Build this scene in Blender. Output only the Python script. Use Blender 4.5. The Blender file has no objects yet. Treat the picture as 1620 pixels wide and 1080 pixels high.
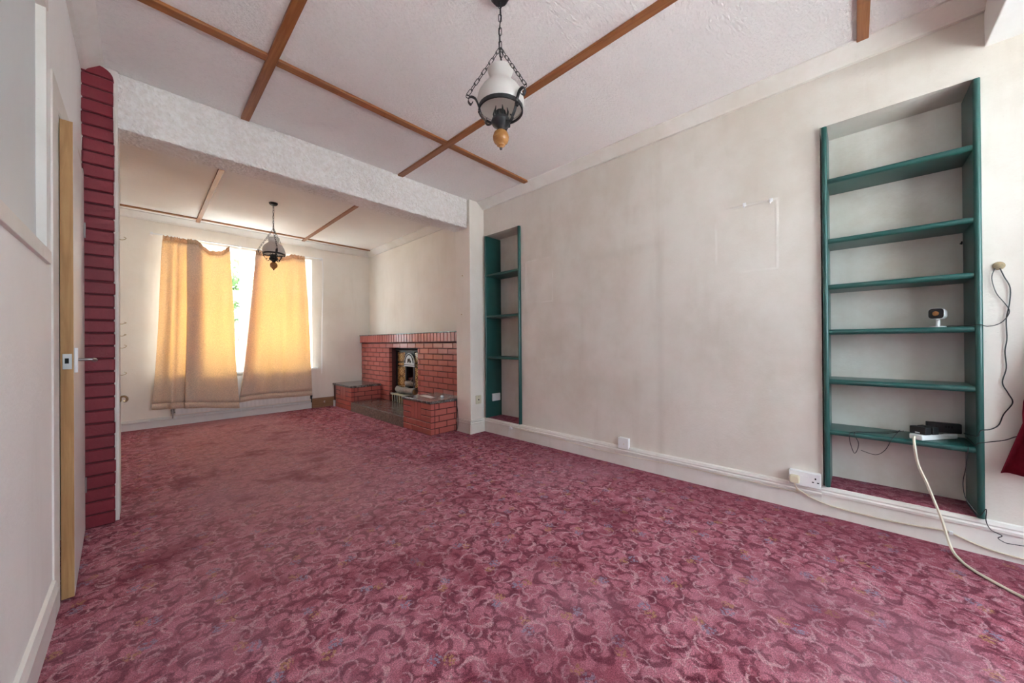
import bpy, bmesh, math, random
from mathutils import Vector, Matrix
random.seed(7)
SC = bpy.context.scene
COL = SC.collection
# ------------------------------------------------------------------ camera
cam_d = bpy.data.cameras.new('camera'); cam = bpy.data.objects.new('camera', cam_d); COL.objects.link(cam)
cam_d.sensor_width = 36.0; cam_d.lens = 563.41 / 1620 * 36.0; cam_d.clip_start = 0.02; cam_d.clip_end = 200
RT = Vector((0.69341627, -0.7204944, -0.00785472)); UP = Vector((0.00327323, -0.00775125, 0.9999646)); FW = Vector((0.72052978, 0.69341743, 0.0030165))
CAMZ = 1.06
cam.matrix_world = Matrix(((RT.x, UP.x, -FW.x, 0), (RT.y, UP.y, -FW.y, 0), (RT.z, UP.z, -FW.z, CAMZ), (0, 0, 0, 1)))
SC.camera = cam
# ------------------------------------------------------------------ daylight: bright overcast sky through the two windows
world = bpy.data.worlds.new('overcast_sky'); SC.world = world; world.use_nodes = True
wn = world.node_tree.nodes; wbg = wn['Background']
wbg.inputs['Color'].default_value = (0.74, 0.875, 1.0, 1); wbg.inputs['Strength'].default_value = 5.2
def portal(name, loc, rot, sx, sy):
    l = bpy.data.lights.new(name, 'AREA'); l.shape = 'RECTANGLE'; l.size = sx; l.size_y = sy; l.cycles.is_portal = True
    o = bpy.data.objects.new(name, l); COL.objects.link(o); o.location = loc; o.rotation_euler = rot; return o
portal('sky_portal_far', (1.081, 6.80, 1.557), (-math.pi / 2, 0, 0), 1.78, 1.82)
portal('sky_portal_bay', (1.55, -1.94, 1.58), (math.pi / 2, 0, 0), 2.02, 1.58)
bounce_sun_d = bpy.data.lights.new('sun', 'SUN'); bounce_sun_d.energy = 45.0; bounce_sun_d.angle = math.radians(.53); bounce_sun_d.color = (1.0, .985, .96)
sun = bpy.data.objects.new('sun', bounce_sun_d); COL.objects.link(sun); sun.rotation_euler = (0, math.radians(42), 0)   # added to bounce off the ground onto ceilings; from the right, enters neither window
vs = SC.view_settings; vs.view_transform = 'Standard'; vs.look = 'None'; vs.gamma = 1.0; vs.use_curve_mapping = False; vs.exposure = 1.69
SC.cycles.max_bounces = 11; SC.cycles.diffuse_bounces = 8; SC.cycles.use_adaptive_sampling = True; SC.cycles.adaptive_threshold = .03; SC.cycles.transmission_bounces = 8; SC.cycles.transparent_max_bounces = 12
SC.cycles.use_denoising = True; SC.cycles.sample_clamp_indirect = 14.0; SC.cycles.caustics_reflective = False; SC.cycles.caustics_refractive = False
# ------------------------------------------------------------------ node helpers
class N:
    def __init__(s, name):
        s.m = bpy.data.materials.new(name); s.m.use_nodes = True; s.t = s.m.node_tree; s.n = s.t.nodes; s.l = s.t.links
        s.b = s.n['Principled BSDF']; s.out = s.n['Material Output']
    def node(s, typ, **kw):
        n = s.n.new(typ)
        for k, v in kw.items(): setattr(n, k, v)
        return n
    def link(s, a, b): s.l.new(a, b)
    def val(s, sock, v):
        if hasattr(v, 'is_output') or isinstance(v, bpy.types.NodeSocket): s.l.new(v, sock)
        elif v is not None: sock.default_value = v
    def math(s, op, a, b=None, c=None, clamp=False):
        n = s.node('ShaderNodeMath', operation=op, use_clamp=clamp)
        for i, v in enumerate((a, b, c)):
            if v is not None: s.val(n.inputs[i], v)
        return n.outputs[0]
    def vmath(s, op, a, b=None):
        n = s.node('ShaderNodeVectorMath', operation=op)
        s.val(n.inputs[0], a)
        if b is not None: s.val(n.inputs[1], b)
        return n.outputs['Value'] if op in ('LENGTH', 'DISTANCE', 'DOT_PRODUCT') else n.outputs[0]
    def pos(s): return s.node('ShaderNodeNewGeometry').outputs['Position']
    def obj(s): return s.node('ShaderNodeTexCoord').outputs['Object']
    def scale(s, v, k):
        n = s.node('ShaderNodeVectorMath', operation='MULTIPLY'); s.val(n.inputs[0], v); n.inputs[1].default_value = k; return n.outputs[0]
    def noise(s, v, sc, det=3, rough=.55, dist=0.0, col=False):
        n = s.node('ShaderNodeTexNoise'); s.val(n.inputs['Vector'], v); n.inputs['Scale'].default_value = sc
        n.inputs['Detail'].default_value = det; n.inputs['Roughness'].default_value = rough; n.inputs['Distortion'].default_value = dist
        return n.outputs['Color'] if col else n.outputs['Fac']
    def ramp(s, f, a, b, va=0.0, vb=1.0, smooth=True):
        n = s.node('ShaderNodeMapRange', interpolation_type='SMOOTHSTEP' if smooth else 'LINEAR'); s.val(n.inputs[0], f)
        n.inputs[1].default_value = a; n.inputs[2].default_value = b; n.inputs[3].default_value = va; n.inputs[4].default_value = vb
        return n.outputs[0]
    def mix(s, f, a, b, mode='MIX'):
        n = s.node('ShaderNodeMix', data_type='RGBA', blend_type=mode); s.val(n.inputs[0], f)
        for i, v in ((6, a), (7, b)):
            if isinstance(v, tuple): v = (v[0], v[1], v[2], 1)
            s.val(n.inputs[i], v)
        return n.outputs[2]
    def bump(s, h, strength=.3, dist=.01, prev=None):
        n = s.node('ShaderNodeBump'); n.inputs['Strength'].default_value = strength; n.inputs['Distance'].default_value = dist
        s.val(n.inputs['Height'], h)
        if prev is not None: s.val(n.inputs['Normal'], prev)
        return n.outputs[0]
    def fin(s, col=None, rough=.6, normal=None, metal=0.0, spec=.5, sheen=0.0, coat=0.0):
        b = s.b
        if isinstance(col, tuple): b.inputs['Base Color'].default_value = (*col, 1)
        elif col is not None: s.l.new(col, b.inputs['Base Color'])
        s.val(b.inputs['Roughness'], rough); b.inputs['Metallic'].default_value = metal; b.inputs['Specular IOR Level'].default_value = spec
        if normal is not None: s.l.new(normal, b.inputs['Normal'])
        b.inputs['Sheen Weight'].default_value = sheen; b.inputs['Coat Weight'].default_value = coat
        return s.m
def plain(name, col, rough=.5, metal=0.0, spec=.5, vary=.12, sc=14, bump=.0, coat=0.0):
    k = N(name); p = k.pos(); f = k.noise(p, sc, 4)
    c = k.mix(f, tuple(x * (1 - vary) for x in col), tuple(min(1, x * (1 + vary)) for x in col))
    return k.fin(c, rough, k.bump(k.noise(p, sc * 6, 3), bump, .004) if bump else None, metal, spec, coat=coat)
# ------------------------------------------------------------------ materials
def wall_mat(name, base, dirt, amt=.75, extra=None, bumpk=.12):
    k = N(name); p = k.pos()
    f1 = k.ramp(k.noise(p, 1.3, 6, .62), .36, .74)
    f2 = k.ramp(k.noise(k.scale(p, (3, 3, .55)), 2.2, 5, .6), .5, .8)
    c = k.mix(k.math('MULTIPLY', f1, amt), base, dirt)
    c = k.mix(k.math('MULTIPLY', f2, .3), c, tuple(x * .86 for x in dirt))
    sp = k.ramp(k.noise(p, 95, 2), .71, .76)
    c = k.mix(k.math('MULTIPLY', sp, .18), c, tuple(x * .6 for x in dirt))
    h = k.math('ADD', k.math('MULTIPLY', k.noise(p, 6, 4), .8), k.math('MULTIPLY', k.noise(p, 70, 3), .22))
    if extra: c, h = extra(k, p, c, h)
    return k.fin(c, .62, k.bump(h, bumpk * 2, .02), spec=.35)
def picture_marks(k, p, c, h):
    """pale outlines left on the plaster by pictures that hung here"""
    sp = k.node('ShaderNodeSeparateXYZ'); k.link(p, sp.inputs[0]); y, z = sp.outputs[1], sp.outputs[2]
    for (y0, y1, z0, z1) in ((.36, .715, 1.53, 1.985), (2.19, 2.55, 1.475, 1.925)):
        dy = k.math('SUBTRACT', k.math('ABSOLUTE', k.math('SUBTRACT', y, (y0 + y1) / 2)), (y1 - y0) / 2)
        dz = k.math('SUBTRACT', k.math('ABSOLUTE', k.math('SUBTRACT', z, (z0 + z1) / 2)), (z1 - z0) / 2)
        d = k.math('MAXIMUM', dy, dz)
        edge = k.ramp(k.math('ABSOLUTE', d), .012, .002)
        brk = k.ramp(k.noise(p, 5, 3), .35, .6)
        e = k.math('MULTIPLY', edge, brk)
        c = k.mix(k.math('MULTIPLY', e, .3), c, (.92, .9, .87))
        ins = k.ramp(d, .01, -.02)
        c = k.mix(k.math('MULTIPLY', ins, .10), c, (.85, .82, .78))
        h = k.math('ADD', h, k.math('MULTIPLY', e, .5))
    # soot line of a mantel shelf that stood against the wall
    line = k.math('MULTIPLY', k.ramp(k.math('ABSOLUTE', k.math('SUBTRACT', y, 1.12)), .05, 0.0), k.ramp(z, 2.0, 1.75))
    c = k.mix(k.math('MULTIPLY', line, .22), c, (.5, .46, .41))
    top = k.math('MULTIPLY', k.ramp(k.math('ABSOLUTE', k.math('SUBTRACT', z, k.math('MULTIPLY_ADD', y, -.02, 1.86))), .06, 0.0), k.math('MULTIPLY', k.ramp(y, 1.0, 1.2), k.ramp(y, 2.0, 1.6)))
    c = k.mix(k.math('MULTIPLY', top, .15), c, (.5, .46, .41))
    return c, h
M = {}
CREAM = (.86, .815, .75); DIRT = (.71, .635, .545)
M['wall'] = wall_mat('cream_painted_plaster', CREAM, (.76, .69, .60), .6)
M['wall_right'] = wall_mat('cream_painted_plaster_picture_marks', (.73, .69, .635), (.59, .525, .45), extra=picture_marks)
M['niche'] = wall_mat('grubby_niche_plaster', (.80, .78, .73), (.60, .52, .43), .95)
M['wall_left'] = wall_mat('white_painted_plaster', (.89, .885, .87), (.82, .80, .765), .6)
M['white'] = plain('white_gloss_paint', (.80, .79, .77), .32, vary=.05, sc=9, bump=.1)
M['white_dirty'] = wall_mat('aged_white_gloss', (.80, .78, .75), (.63, .57, .49), .7, bumpk=.05)
M['panel'] = plain('grey_white_board', (.66, .68, .68), .45, vary=.05, sc=5)
def ceiling_mat(name, sc, base):
    k = N(name); p = k.pos(); q = k.scale(p, sc)
    n1 = k.noise(q, 26, 4, .6); n2 = k.noise(q, 9, 3)
    c = k.mix(k.ramp(k.noise(p, 1.1, 4), .3, .75), base, tuple(x * .93 for x in base))
    c = k.mix(k.math('MULTIPLY', k.ramp(n1, .5, .75), .35), c, tuple(x * .8 for x in base))
    return k.fin(c, .75, k.bump(k.math('ADD', n1, k.math('MULTIPLY', n2, .4)), .9, .012), spec=.2)
M['ceiling'] = ceiling_mat('embossed_ceiling_paper', (1.6, 3.2, 1), (.90, .875, .86))
M['ceiling_back'] = ceiling_mat('streaky_ceiling_paper', (.55, 6.0, 1), (.90, .87, .83))
k = N('stippled_beam_plaster'); p = k.pos()
v = k.node('ShaderNodeTexVoronoi'); k.link(k.vmath('ADD', p, k.scale(k.noise(p, 20, 2, col=True), (.03, .03, .03))), v.inputs['Vector']); v.inputs['Scale'].default_value = 46
n1 = k.noise(p, 34, 5, .65)
hh = k.math('ADD', k.math('MULTIPLY', v.outputs['Distance'], .8), n1)
M['beam'] = k.fin(k.mix(k.ramp(n1, .3, .7), (.80, .76, .72), (.90, .88, .86)), .7, k.bump(hh, .75, .02), spec=.25)
def wood(name, a, b, rough=.35, stretch=(8, 60, 60), knots=True):
    k = N(name); p = k.pos(); q = k.scale(p, stretch)
    f = k.noise(q, 1.0, 5, .6, .6)
    c = k.mix(k.ramp(f, .3, .75), a, b)
    if knots:
        kn = k.ramp(k.noise(p, 5.5, 2), .70, .78); c = k.mix(k.math('MULTIPLY', kn, .6), c, tuple(x * .35 for x in a))
    return k.fin(c, rough, k.bump(f, .15, .003), spec=.5)
M['batten_x'] = wood('varnished_pine_x', (.26, .085, .022), (.38, .15, .05), .34, (3, 60, 60))
M['batten_y'] = wood('varnished_pine_y', (.26, .085, .022), (.38, .15, .05), .34, (60, 3, 60))
M['door_edge'] = wood('bare_door_edge', (.36, .185, .072), (.52, .31, .135), .7, (40, 40, 3))
M['skirting_wood'] = wood('brown_skirting_wood', (.24, .12, .05), (.34, .19, .09), .4, (4, 40, 40))
M['finial'] = wood('turned_pine', (.33, .14, .04), (.48, .24, .08), .2, (20, 20, 60), False)
# --- red patterned carpet
k = N('red_scroll_carpet'); p = k.pos()
sep = k.node('ShaderNodeSeparateXYZ'); k.link(p, sep.inputs[0])
cmb = k.node('ShaderNodeCombineXYZ'); k.link(sep.outputs[0], cmb.inputs[0]); k.link(sep.outputs[1], cmb.inputs[1])
wob = k.vmath('SUBTRACT', k.noise(cmb.outputs[0], 22, 2, col=True), (.5, .5, .5))
wob2 = k.vmath('SUBTRACT', k.noise(cmb.outputs[0], 170, 2, .7, col=True), (.5, .5, .5))
P2 = k.vmath('ADD', k.vmath('ADD', cmb.outputs[0], k.scale(wob, (.016, .016, 0))), k.scale(wob2, (.013, .013, 0)))
P2 = k.scale(P2, (1.2, 1.2, 1))
def cell(off, scale, rnd):
    v = k.node('ShaderNodeTexVoronoi', voronoi_dimensions='2D', feature='F1')
    q = k.vmath('ADD', P2, off); k.link(q, v.inputs['Vector']); v.inputs['Scale'].default_value = scale; v.inputs['Randomness'].default_value = rnd
    loc = k.vmath('SUBTRACT', q, v.outputs['Position'])
    sc_ = k.node('ShaderNodeSeparateColor'); k.link(v.outputs['Color'], sc_.inputs[0])
    r = k.node('ShaderNodeVectorRotate', rotation_type='Z_AXIS'); k.link(loc, r.inputs['Vector']); k.link(k.math('MULTIPLY', sc_.outputs[0], 6.283), r.inputs['Angle'])
    return r.outputs[0], sc_
def crescent(lp, c1, r1, c2, r2, e=.004):
    a = k.ramp(k.vmath('DISTANCE', lp, (*c1, 0)), r1 - e, r1 + e, 1, 0)
    b = k.ramp(k.vmath('DISTANCE', lp, (*c2, 0)), r2 - e, r2 + e, 0, 1)
    return k.math('MULTIPLY', a, b)
def mx(*a):
    r = a[0]
    for x in a[1:]: r = k.math('MAXIMUM', r, x)
    return r
LIGHT = (.61, .215, .280); MID = (.46, .120, .170); DARK = (.140, .010, .034); PALE = (.74, .42, .47)
blot = k.ramp(k.noise(P2, 11, 4, .65), .44, .58)
base = k.mix(blot, LIGHT, MID)
drk = k.ramp(k.noise(k.vmath('ADD', P2, (5, 3, 0)), 8.5, 4, .66), .52, .62)
base = k.mix(k.math('MULTIPLY', drk, .60), base, (.25, .032, .068))
l1, c1 = cell((0, 0, 0), 7.4, .7)
dm = mx(crescent(l1, (0, 0), .056, (.016, .006), .047), crescent(l1, (-.028, -.034), .028, (-.019, -.028), .022), crescent(l1, (.034, .03), .024, (.041, .022), .019), crescent(l1, (-.01, .055), .018, (-.004, .06), .013))
base = k.mix(k.math('MULTIPLY', dm, .70), base, DARK)
l4, c4 = cell((.11, .63, 0), 9.0, .85)
dm2 = mx(crescent(l4, (0, 0), .034, (.012, .004), .028), crescent(l4, (-.03, .02), .020, (-.023, .02), .015))
base = k.mix(k.math('MULTIPLY', dm2, .62), base, DARK)
l2, c2 = cell((.37, .21, 0), 6.6, .7)
lm = mx(crescent(l2, (0, 0), .058, (.008, .004), .053, .0025), crescent(l2, (-.032, -.022), .030, (-.027, -.018), .026, .0025), crescent(l2, (.022, .046), .020, (.026, .043), .0165, .0025))
lbrk = k.ramp(k.noise(k.vmath('ADD', P2, (2, 7, 0)), 20, 3, .6), .40, .56)
base = k.mix(k.math('MULTIPLY', k.math('MULTIPLY', lm, lbrk), .85), base, PALE)
l5, c5 = cell((.83, .45, 0), 9.6, .9)
lm2 = mx(crescent(l5, (0, 0), .030, (.006, .002), .0265, .0025), crescent(l5, (.022, .014), .014, (.026, .012), .011, .0025))
base = k.mix(k.math('MULTIPLY', lm2, .62), base, PALE)
l3, c3 = cell((.6, .17, 0), 3.6, .45)
pv = k.node('ShaderNodeTexVoronoi', voronoi_dimensions='2D'); k.link(P2, pv.inputs['Vector']); pv.inputs['Scale'].default_value = 62
petal = k.ramp(pv.outputs['Distance'], .34, .48, 1, 0)
fl1 = k.math('MULTIPLY', k.ramp(k.vmath('LENGTH', l3), .026, .034, 1, 0), petal)
fl2 = k.math('MULTIPLY', k.ramp(k.vmath('DISTANCE', l3, (.052, .02, 0)), .022, .030, 1, 0), petal)
base = k.mix(k.math('MULTIPLY', fl1, .9), base, (.34, .28, .40)); base = k.mix(k.math('MULTIPLY', fl2, .8), base, (.56, .29, .14))
pile = k.noise(p, 240, 3, .75); pile2 = k.noise(p, 120, 3, .7)
base = k.mix(1.0, base, k.mix(k.ramp(pile, .3, .7), (.42, .38, .40), (1.55, 1.58, 1.58)), 'MULTIPLY')
# paler greyish-pink band between the two rooms, and bleached patches
way = k.vmath('ADD', p, k.scale(k.vmath('SUBTRACT', k.noise(p, 1.4, 4, col=True), (.5, .5, .5)), (.9, .9, 0)))
sw = k.node('ShaderNodeSeparateXYZ'); k.link(way, sw.inputs[0])
dist = k.math('ABSOLUTE', k.math('SUBTRACT', sw.outputs[0], .75))
pale_band = k.math('MULTIPLY', k.ramp(dist, .25, 1.1, 1, 0), k.ramp(sw.outputs[1], 1.2, 3.2))
base = k.mix(k.math('MULTIPLY', pale_band, .60), base, (.60, .33, .34))
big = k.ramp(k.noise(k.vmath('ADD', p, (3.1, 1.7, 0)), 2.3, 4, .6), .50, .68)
edge = k.ramp(k.math('ADD', sep.outputs[0], k.math('MULTIPLY', k.noise(p, 3, 3), .5)), 2.35, 3.1)      # darker crimson strip along the right wall
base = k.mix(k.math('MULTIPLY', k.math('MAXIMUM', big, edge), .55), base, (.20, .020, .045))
fade = k.ramp(k.noise(p, .9, 3), .45, .7)
base = k.mix(k.math('MULTIPLY', fade, .30), base, (.56, .29, .37))
nrm = k.bump(k.math('ADD', k.math('MULTIPLY', pile2, .7), k.math('MULTIPLY', pile, .5)), .8, .012)
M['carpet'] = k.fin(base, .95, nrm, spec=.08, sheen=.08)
k.b.inputs['Sheen Roughness'].default_value = .5; k.b.inputs['Sheen Tint'].default_value = (1, .82, .84, 1)
# --- bricks, stone
def brick_mat(name, a, b, rough, bumpk=.25):
    k = N(name); p = k.pos(); oi = k.node('ShaderNodeObjectInfo').outputs['Random']
    f = k.noise(p, 24, 4, .6)
    c = k.mix(k.math('ADD', k.math('MULTIPLY', f, .6), k.math('MULTIPLY', oi, .4)), a, b)
    sp = k.ramp(k.noise(p, 160, 2), .70, .76)
    c = k.mix(k.math('MULTIPLY', sp, .35), c, tuple(min(1, x * 2.2 + .05) for x in a))
    return k.fin(c, rough, k.bump(k.noise(p, 90, 4), bumpk, .004), spec=.5)
M['brick_red'] = brick_mat('crimson_painted_brick', (.165, .009, .018), (.235, .018, .032), .5, .4)
M['mortar_red'] = plain('crimson_painted_mortar', (.085, .008, .014), .7, vary=.2, sc=30, bump=.3)
M['brick_fire'] = brick_mat('red_painted_fire_brick', (.42, .105, .090), (.52, .155, .125), .24, .12)
M['mortar_fire'] = plain('dark_red_mortar', (.10, .022, .020), .7, vary=.2, sc=30)
k = N('dark_marbled_slate'); p = k.pos(); f = k.noise(p, 30, 5, .7, 1.2)
M['slate'] = k.fin(k.mix(k.ramp(f, .42, .68), (.085, .068, .062), (.34, .32, .305)), .18, k.bump(f, .08, .003), spec=.6)
k = N('mottled_slate_edge'); p = k.pos(); f = k.noise(p, 40, 5, .75, .8)
M['slate_edge'] = k.fin(k.mix(k.ramp(f, .35, .75), (.10, .075, .062), (.34, .275, .23)), .4, k.bump(f, .3, .004))
M['green'] = plain('dark_green_gloss_paint', (.016, .085, .075), .28, vary=.15, sc=8, spec=.55)
M['iron'] = plain('black_cast_iron', (.018, .018, .02), .42, spec=.5, vary=.3, sc=40)
M['black'] = plain('black_plastic', (.018, .018, .02), .45, vary=.2, sc=30)
M['gloss_black'] = plain('glossy_black_plastic', (.01, .01, .012), .08, vary=.1)
M['plastic_white'] = plain('white_plastic', (.82, .82, .83), .3, vary=.03)
M['plastic_cream'] = plain('yellowed_plastic', (.68, .62, .46), .4, vary=.08)
M['cable_white'] = plain('ivory_cable_sheath', (.72, .66, .53), .45, vary=.06, sc=30)
M['cable_beige'] = plain('grubby_beige_cable_sheath', (.60, .52, .40), .5, vary=.15, sc=20)
M['steel'] = plain('brushed_steel', (.42, .42, .42), .35, 1.0, vary=.1)
M['brass'] = plain('aged_brass', (.45, .33, .18), .3, 1.0, vary=.2)
M['lens'] = plain('amber_tinted_lens', (.25, .10, .03), .08, vary=.4, sc=60)
M['dark'] = plain('dark_hole', (.012, .011, .010), .9)
M['foam'] = plain('cured_filler_foam', (.42, .33, .20), .9, vary=.4, sc=140, bump=.6)
M['firebox'] = plain('sooty_maroon_firebox', (.055, .010, .012), .6, vary=.4, sc=10)
M['enamel'] = plain('pale_hood_enamel', (.62, .65, .68), .3, vary=.06)
M['log_bark'] = plain('ashy_log_bark', (.30, .27, .24), .85, vary=.55, sc=45, bump=.9)
M['log_end'] = plain('cut_log_end', (.42, .29, .15), .8, vary=.35, sc=50, bump=.3)
M['grate'] = plain('cream_enamel_grate', (.55, .50, .38), .45, vary=.15)
k = N('tan_fireplace_tile'); o = k.obj(); ox = k.node('ShaderNodeSeparateXYZ'); k.link(o, ox.inputs[0])
ay = k.math('ABSOLUTE', ox.outputs[1]); az = k.math('ABSOLUTE', ox.outputs[2])
cv = k.node('ShaderNodeCombineXYZ'); k.link(ay, cv.inputs[0]); k.link(az, cv.inputs[1])
f = k.noise(cv.outputs[0], 42, 2, .5, .6)
M['tile'] = k.fin(k.mix(k.ramp(f, .48, .53), (.60, .38, .15), (.10, .03, .01)), .2, k.bump(f, .1, .002), spec=.6)
# --- fabrics and glass
def fabric(name, col, trans, wt, speck=True):
    k = N(name); p = k.pos()
    f = k.noise(p, 105, 3, .7) if speck else k.noise(p, 40, 3)
    c = k.mix(k.ramp(f, .40, .62), tuple(x * .90 for x in col), tuple(min(1, x * 1.06) for x in col))
    t = k.mix(k.ramp(f, .40, .62), tuple(x * .84 for x in trans), tuple(min(1, x * 1.07) for x in trans))
    d = k.node('ShaderNodeBsdfDiffuse'); k.link(c, d.inputs['Color']); tr = k.node('ShaderNodeBsdfTranslucent'); k.link(t, tr.inputs['Color'])
    nb = k.bump(k.noise(p, 240, 2), .25, .003); k.link(nb, d.inputs['Normal'])
    ms = k.node('ShaderNodeMixShader'); ms.inputs[0].default_value = wt; k.link(d.outputs[0], ms.inputs[1]); k.link(tr.outputs[0], ms.inputs[2])
    k.link(ms.outputs[0], k.out.inputs['Surface']); return k.m
M['curtain'] = fabric('gold_speckled_curtain_cotton', (.84, .76, .67), (.93, .645, .33), .40)
M['curtain_lining'] = fabric('gold_curtain_heading', (.76, .58, .43), (.70, .42, .20), .35)
M['red_fabric'] = fabric('burgundy_velvet', (.16, .012, .022), (.20, .02, .03), .15, False)
k = N('opal_lamp_glass'); d = k.node('ShaderNodeBsdfDiffuse'); d.inputs['Color'].default_value = (.82, .79, .76, 1)
tr = k.node('ShaderNodeBsdfTranslucent'); tr.inputs['Color'].default_value = (.85, .82, .79, 1)
m1 = k.node('ShaderNodeMixShader'); m1.inputs[0].default_value = .45; k.link(d.outputs[0], m1.inputs[1]); k.link(tr.outputs[0], m1.inputs[2])
g = k.node('ShaderNodeBsdfGlossy'); g.inputs['Roughness'].default_value = .08
m2 = k.node('ShaderNodeMixShader'); m2.inputs[0].default_value = .07; k.link(m1.outputs[0], m2.inputs[1]); k.link(g.outputs[0], m2.inputs[2]); k.link(m2.outputs[0], k.out.inputs['Surface'])
M['opal'] = k.m
k = N('window_glass'); t = k.node('ShaderNodeBsdfTransparent'); t.inputs['Color'].default_value = (.96, .98, .97, 1); g = k.node('ShaderNodeBsdfGlossy'); g.inputs['Roughness'].default_value = .02
m1 = k.node('ShaderNodeMixShader'); m1.inputs[0].default_value = .05; k.link(t.outputs[0], m1.inputs[1]); k.link(g.outputs[0], m1.inputs[2]); k.link(m1.outputs[0], k.out.inputs['Surface'])
M['glass'] = k.m
M['upvc'] = plain('white_upvc', (.85, .86, .87), .3, vary=.02)
M['paving'] = plain('grey_paving', (.52, .53, .54), .8, vary=.15, sc=3, bump=.2)
M['paving_dark'] = plain('weathered_yard_concrete', (.36, .365, .36), .85, vary=.2, sc=2, bump=.2)
M['leaf'] = plain('garden_foliage', (.10, .16, .05), .7, vary=.5, sc=9, bump=.5)
M['bark'] = plain('tree_bark', (.10, .07, .05), .9, vary=.3, sc=20)
M['render_wall'] = plain('pale_rendered_wall', (.60, .58, .55), .85, vary=.1, sc=4)
M['paper'] = plain('white_paper', (.75, .74, .72), .7, vary=.03)
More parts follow.
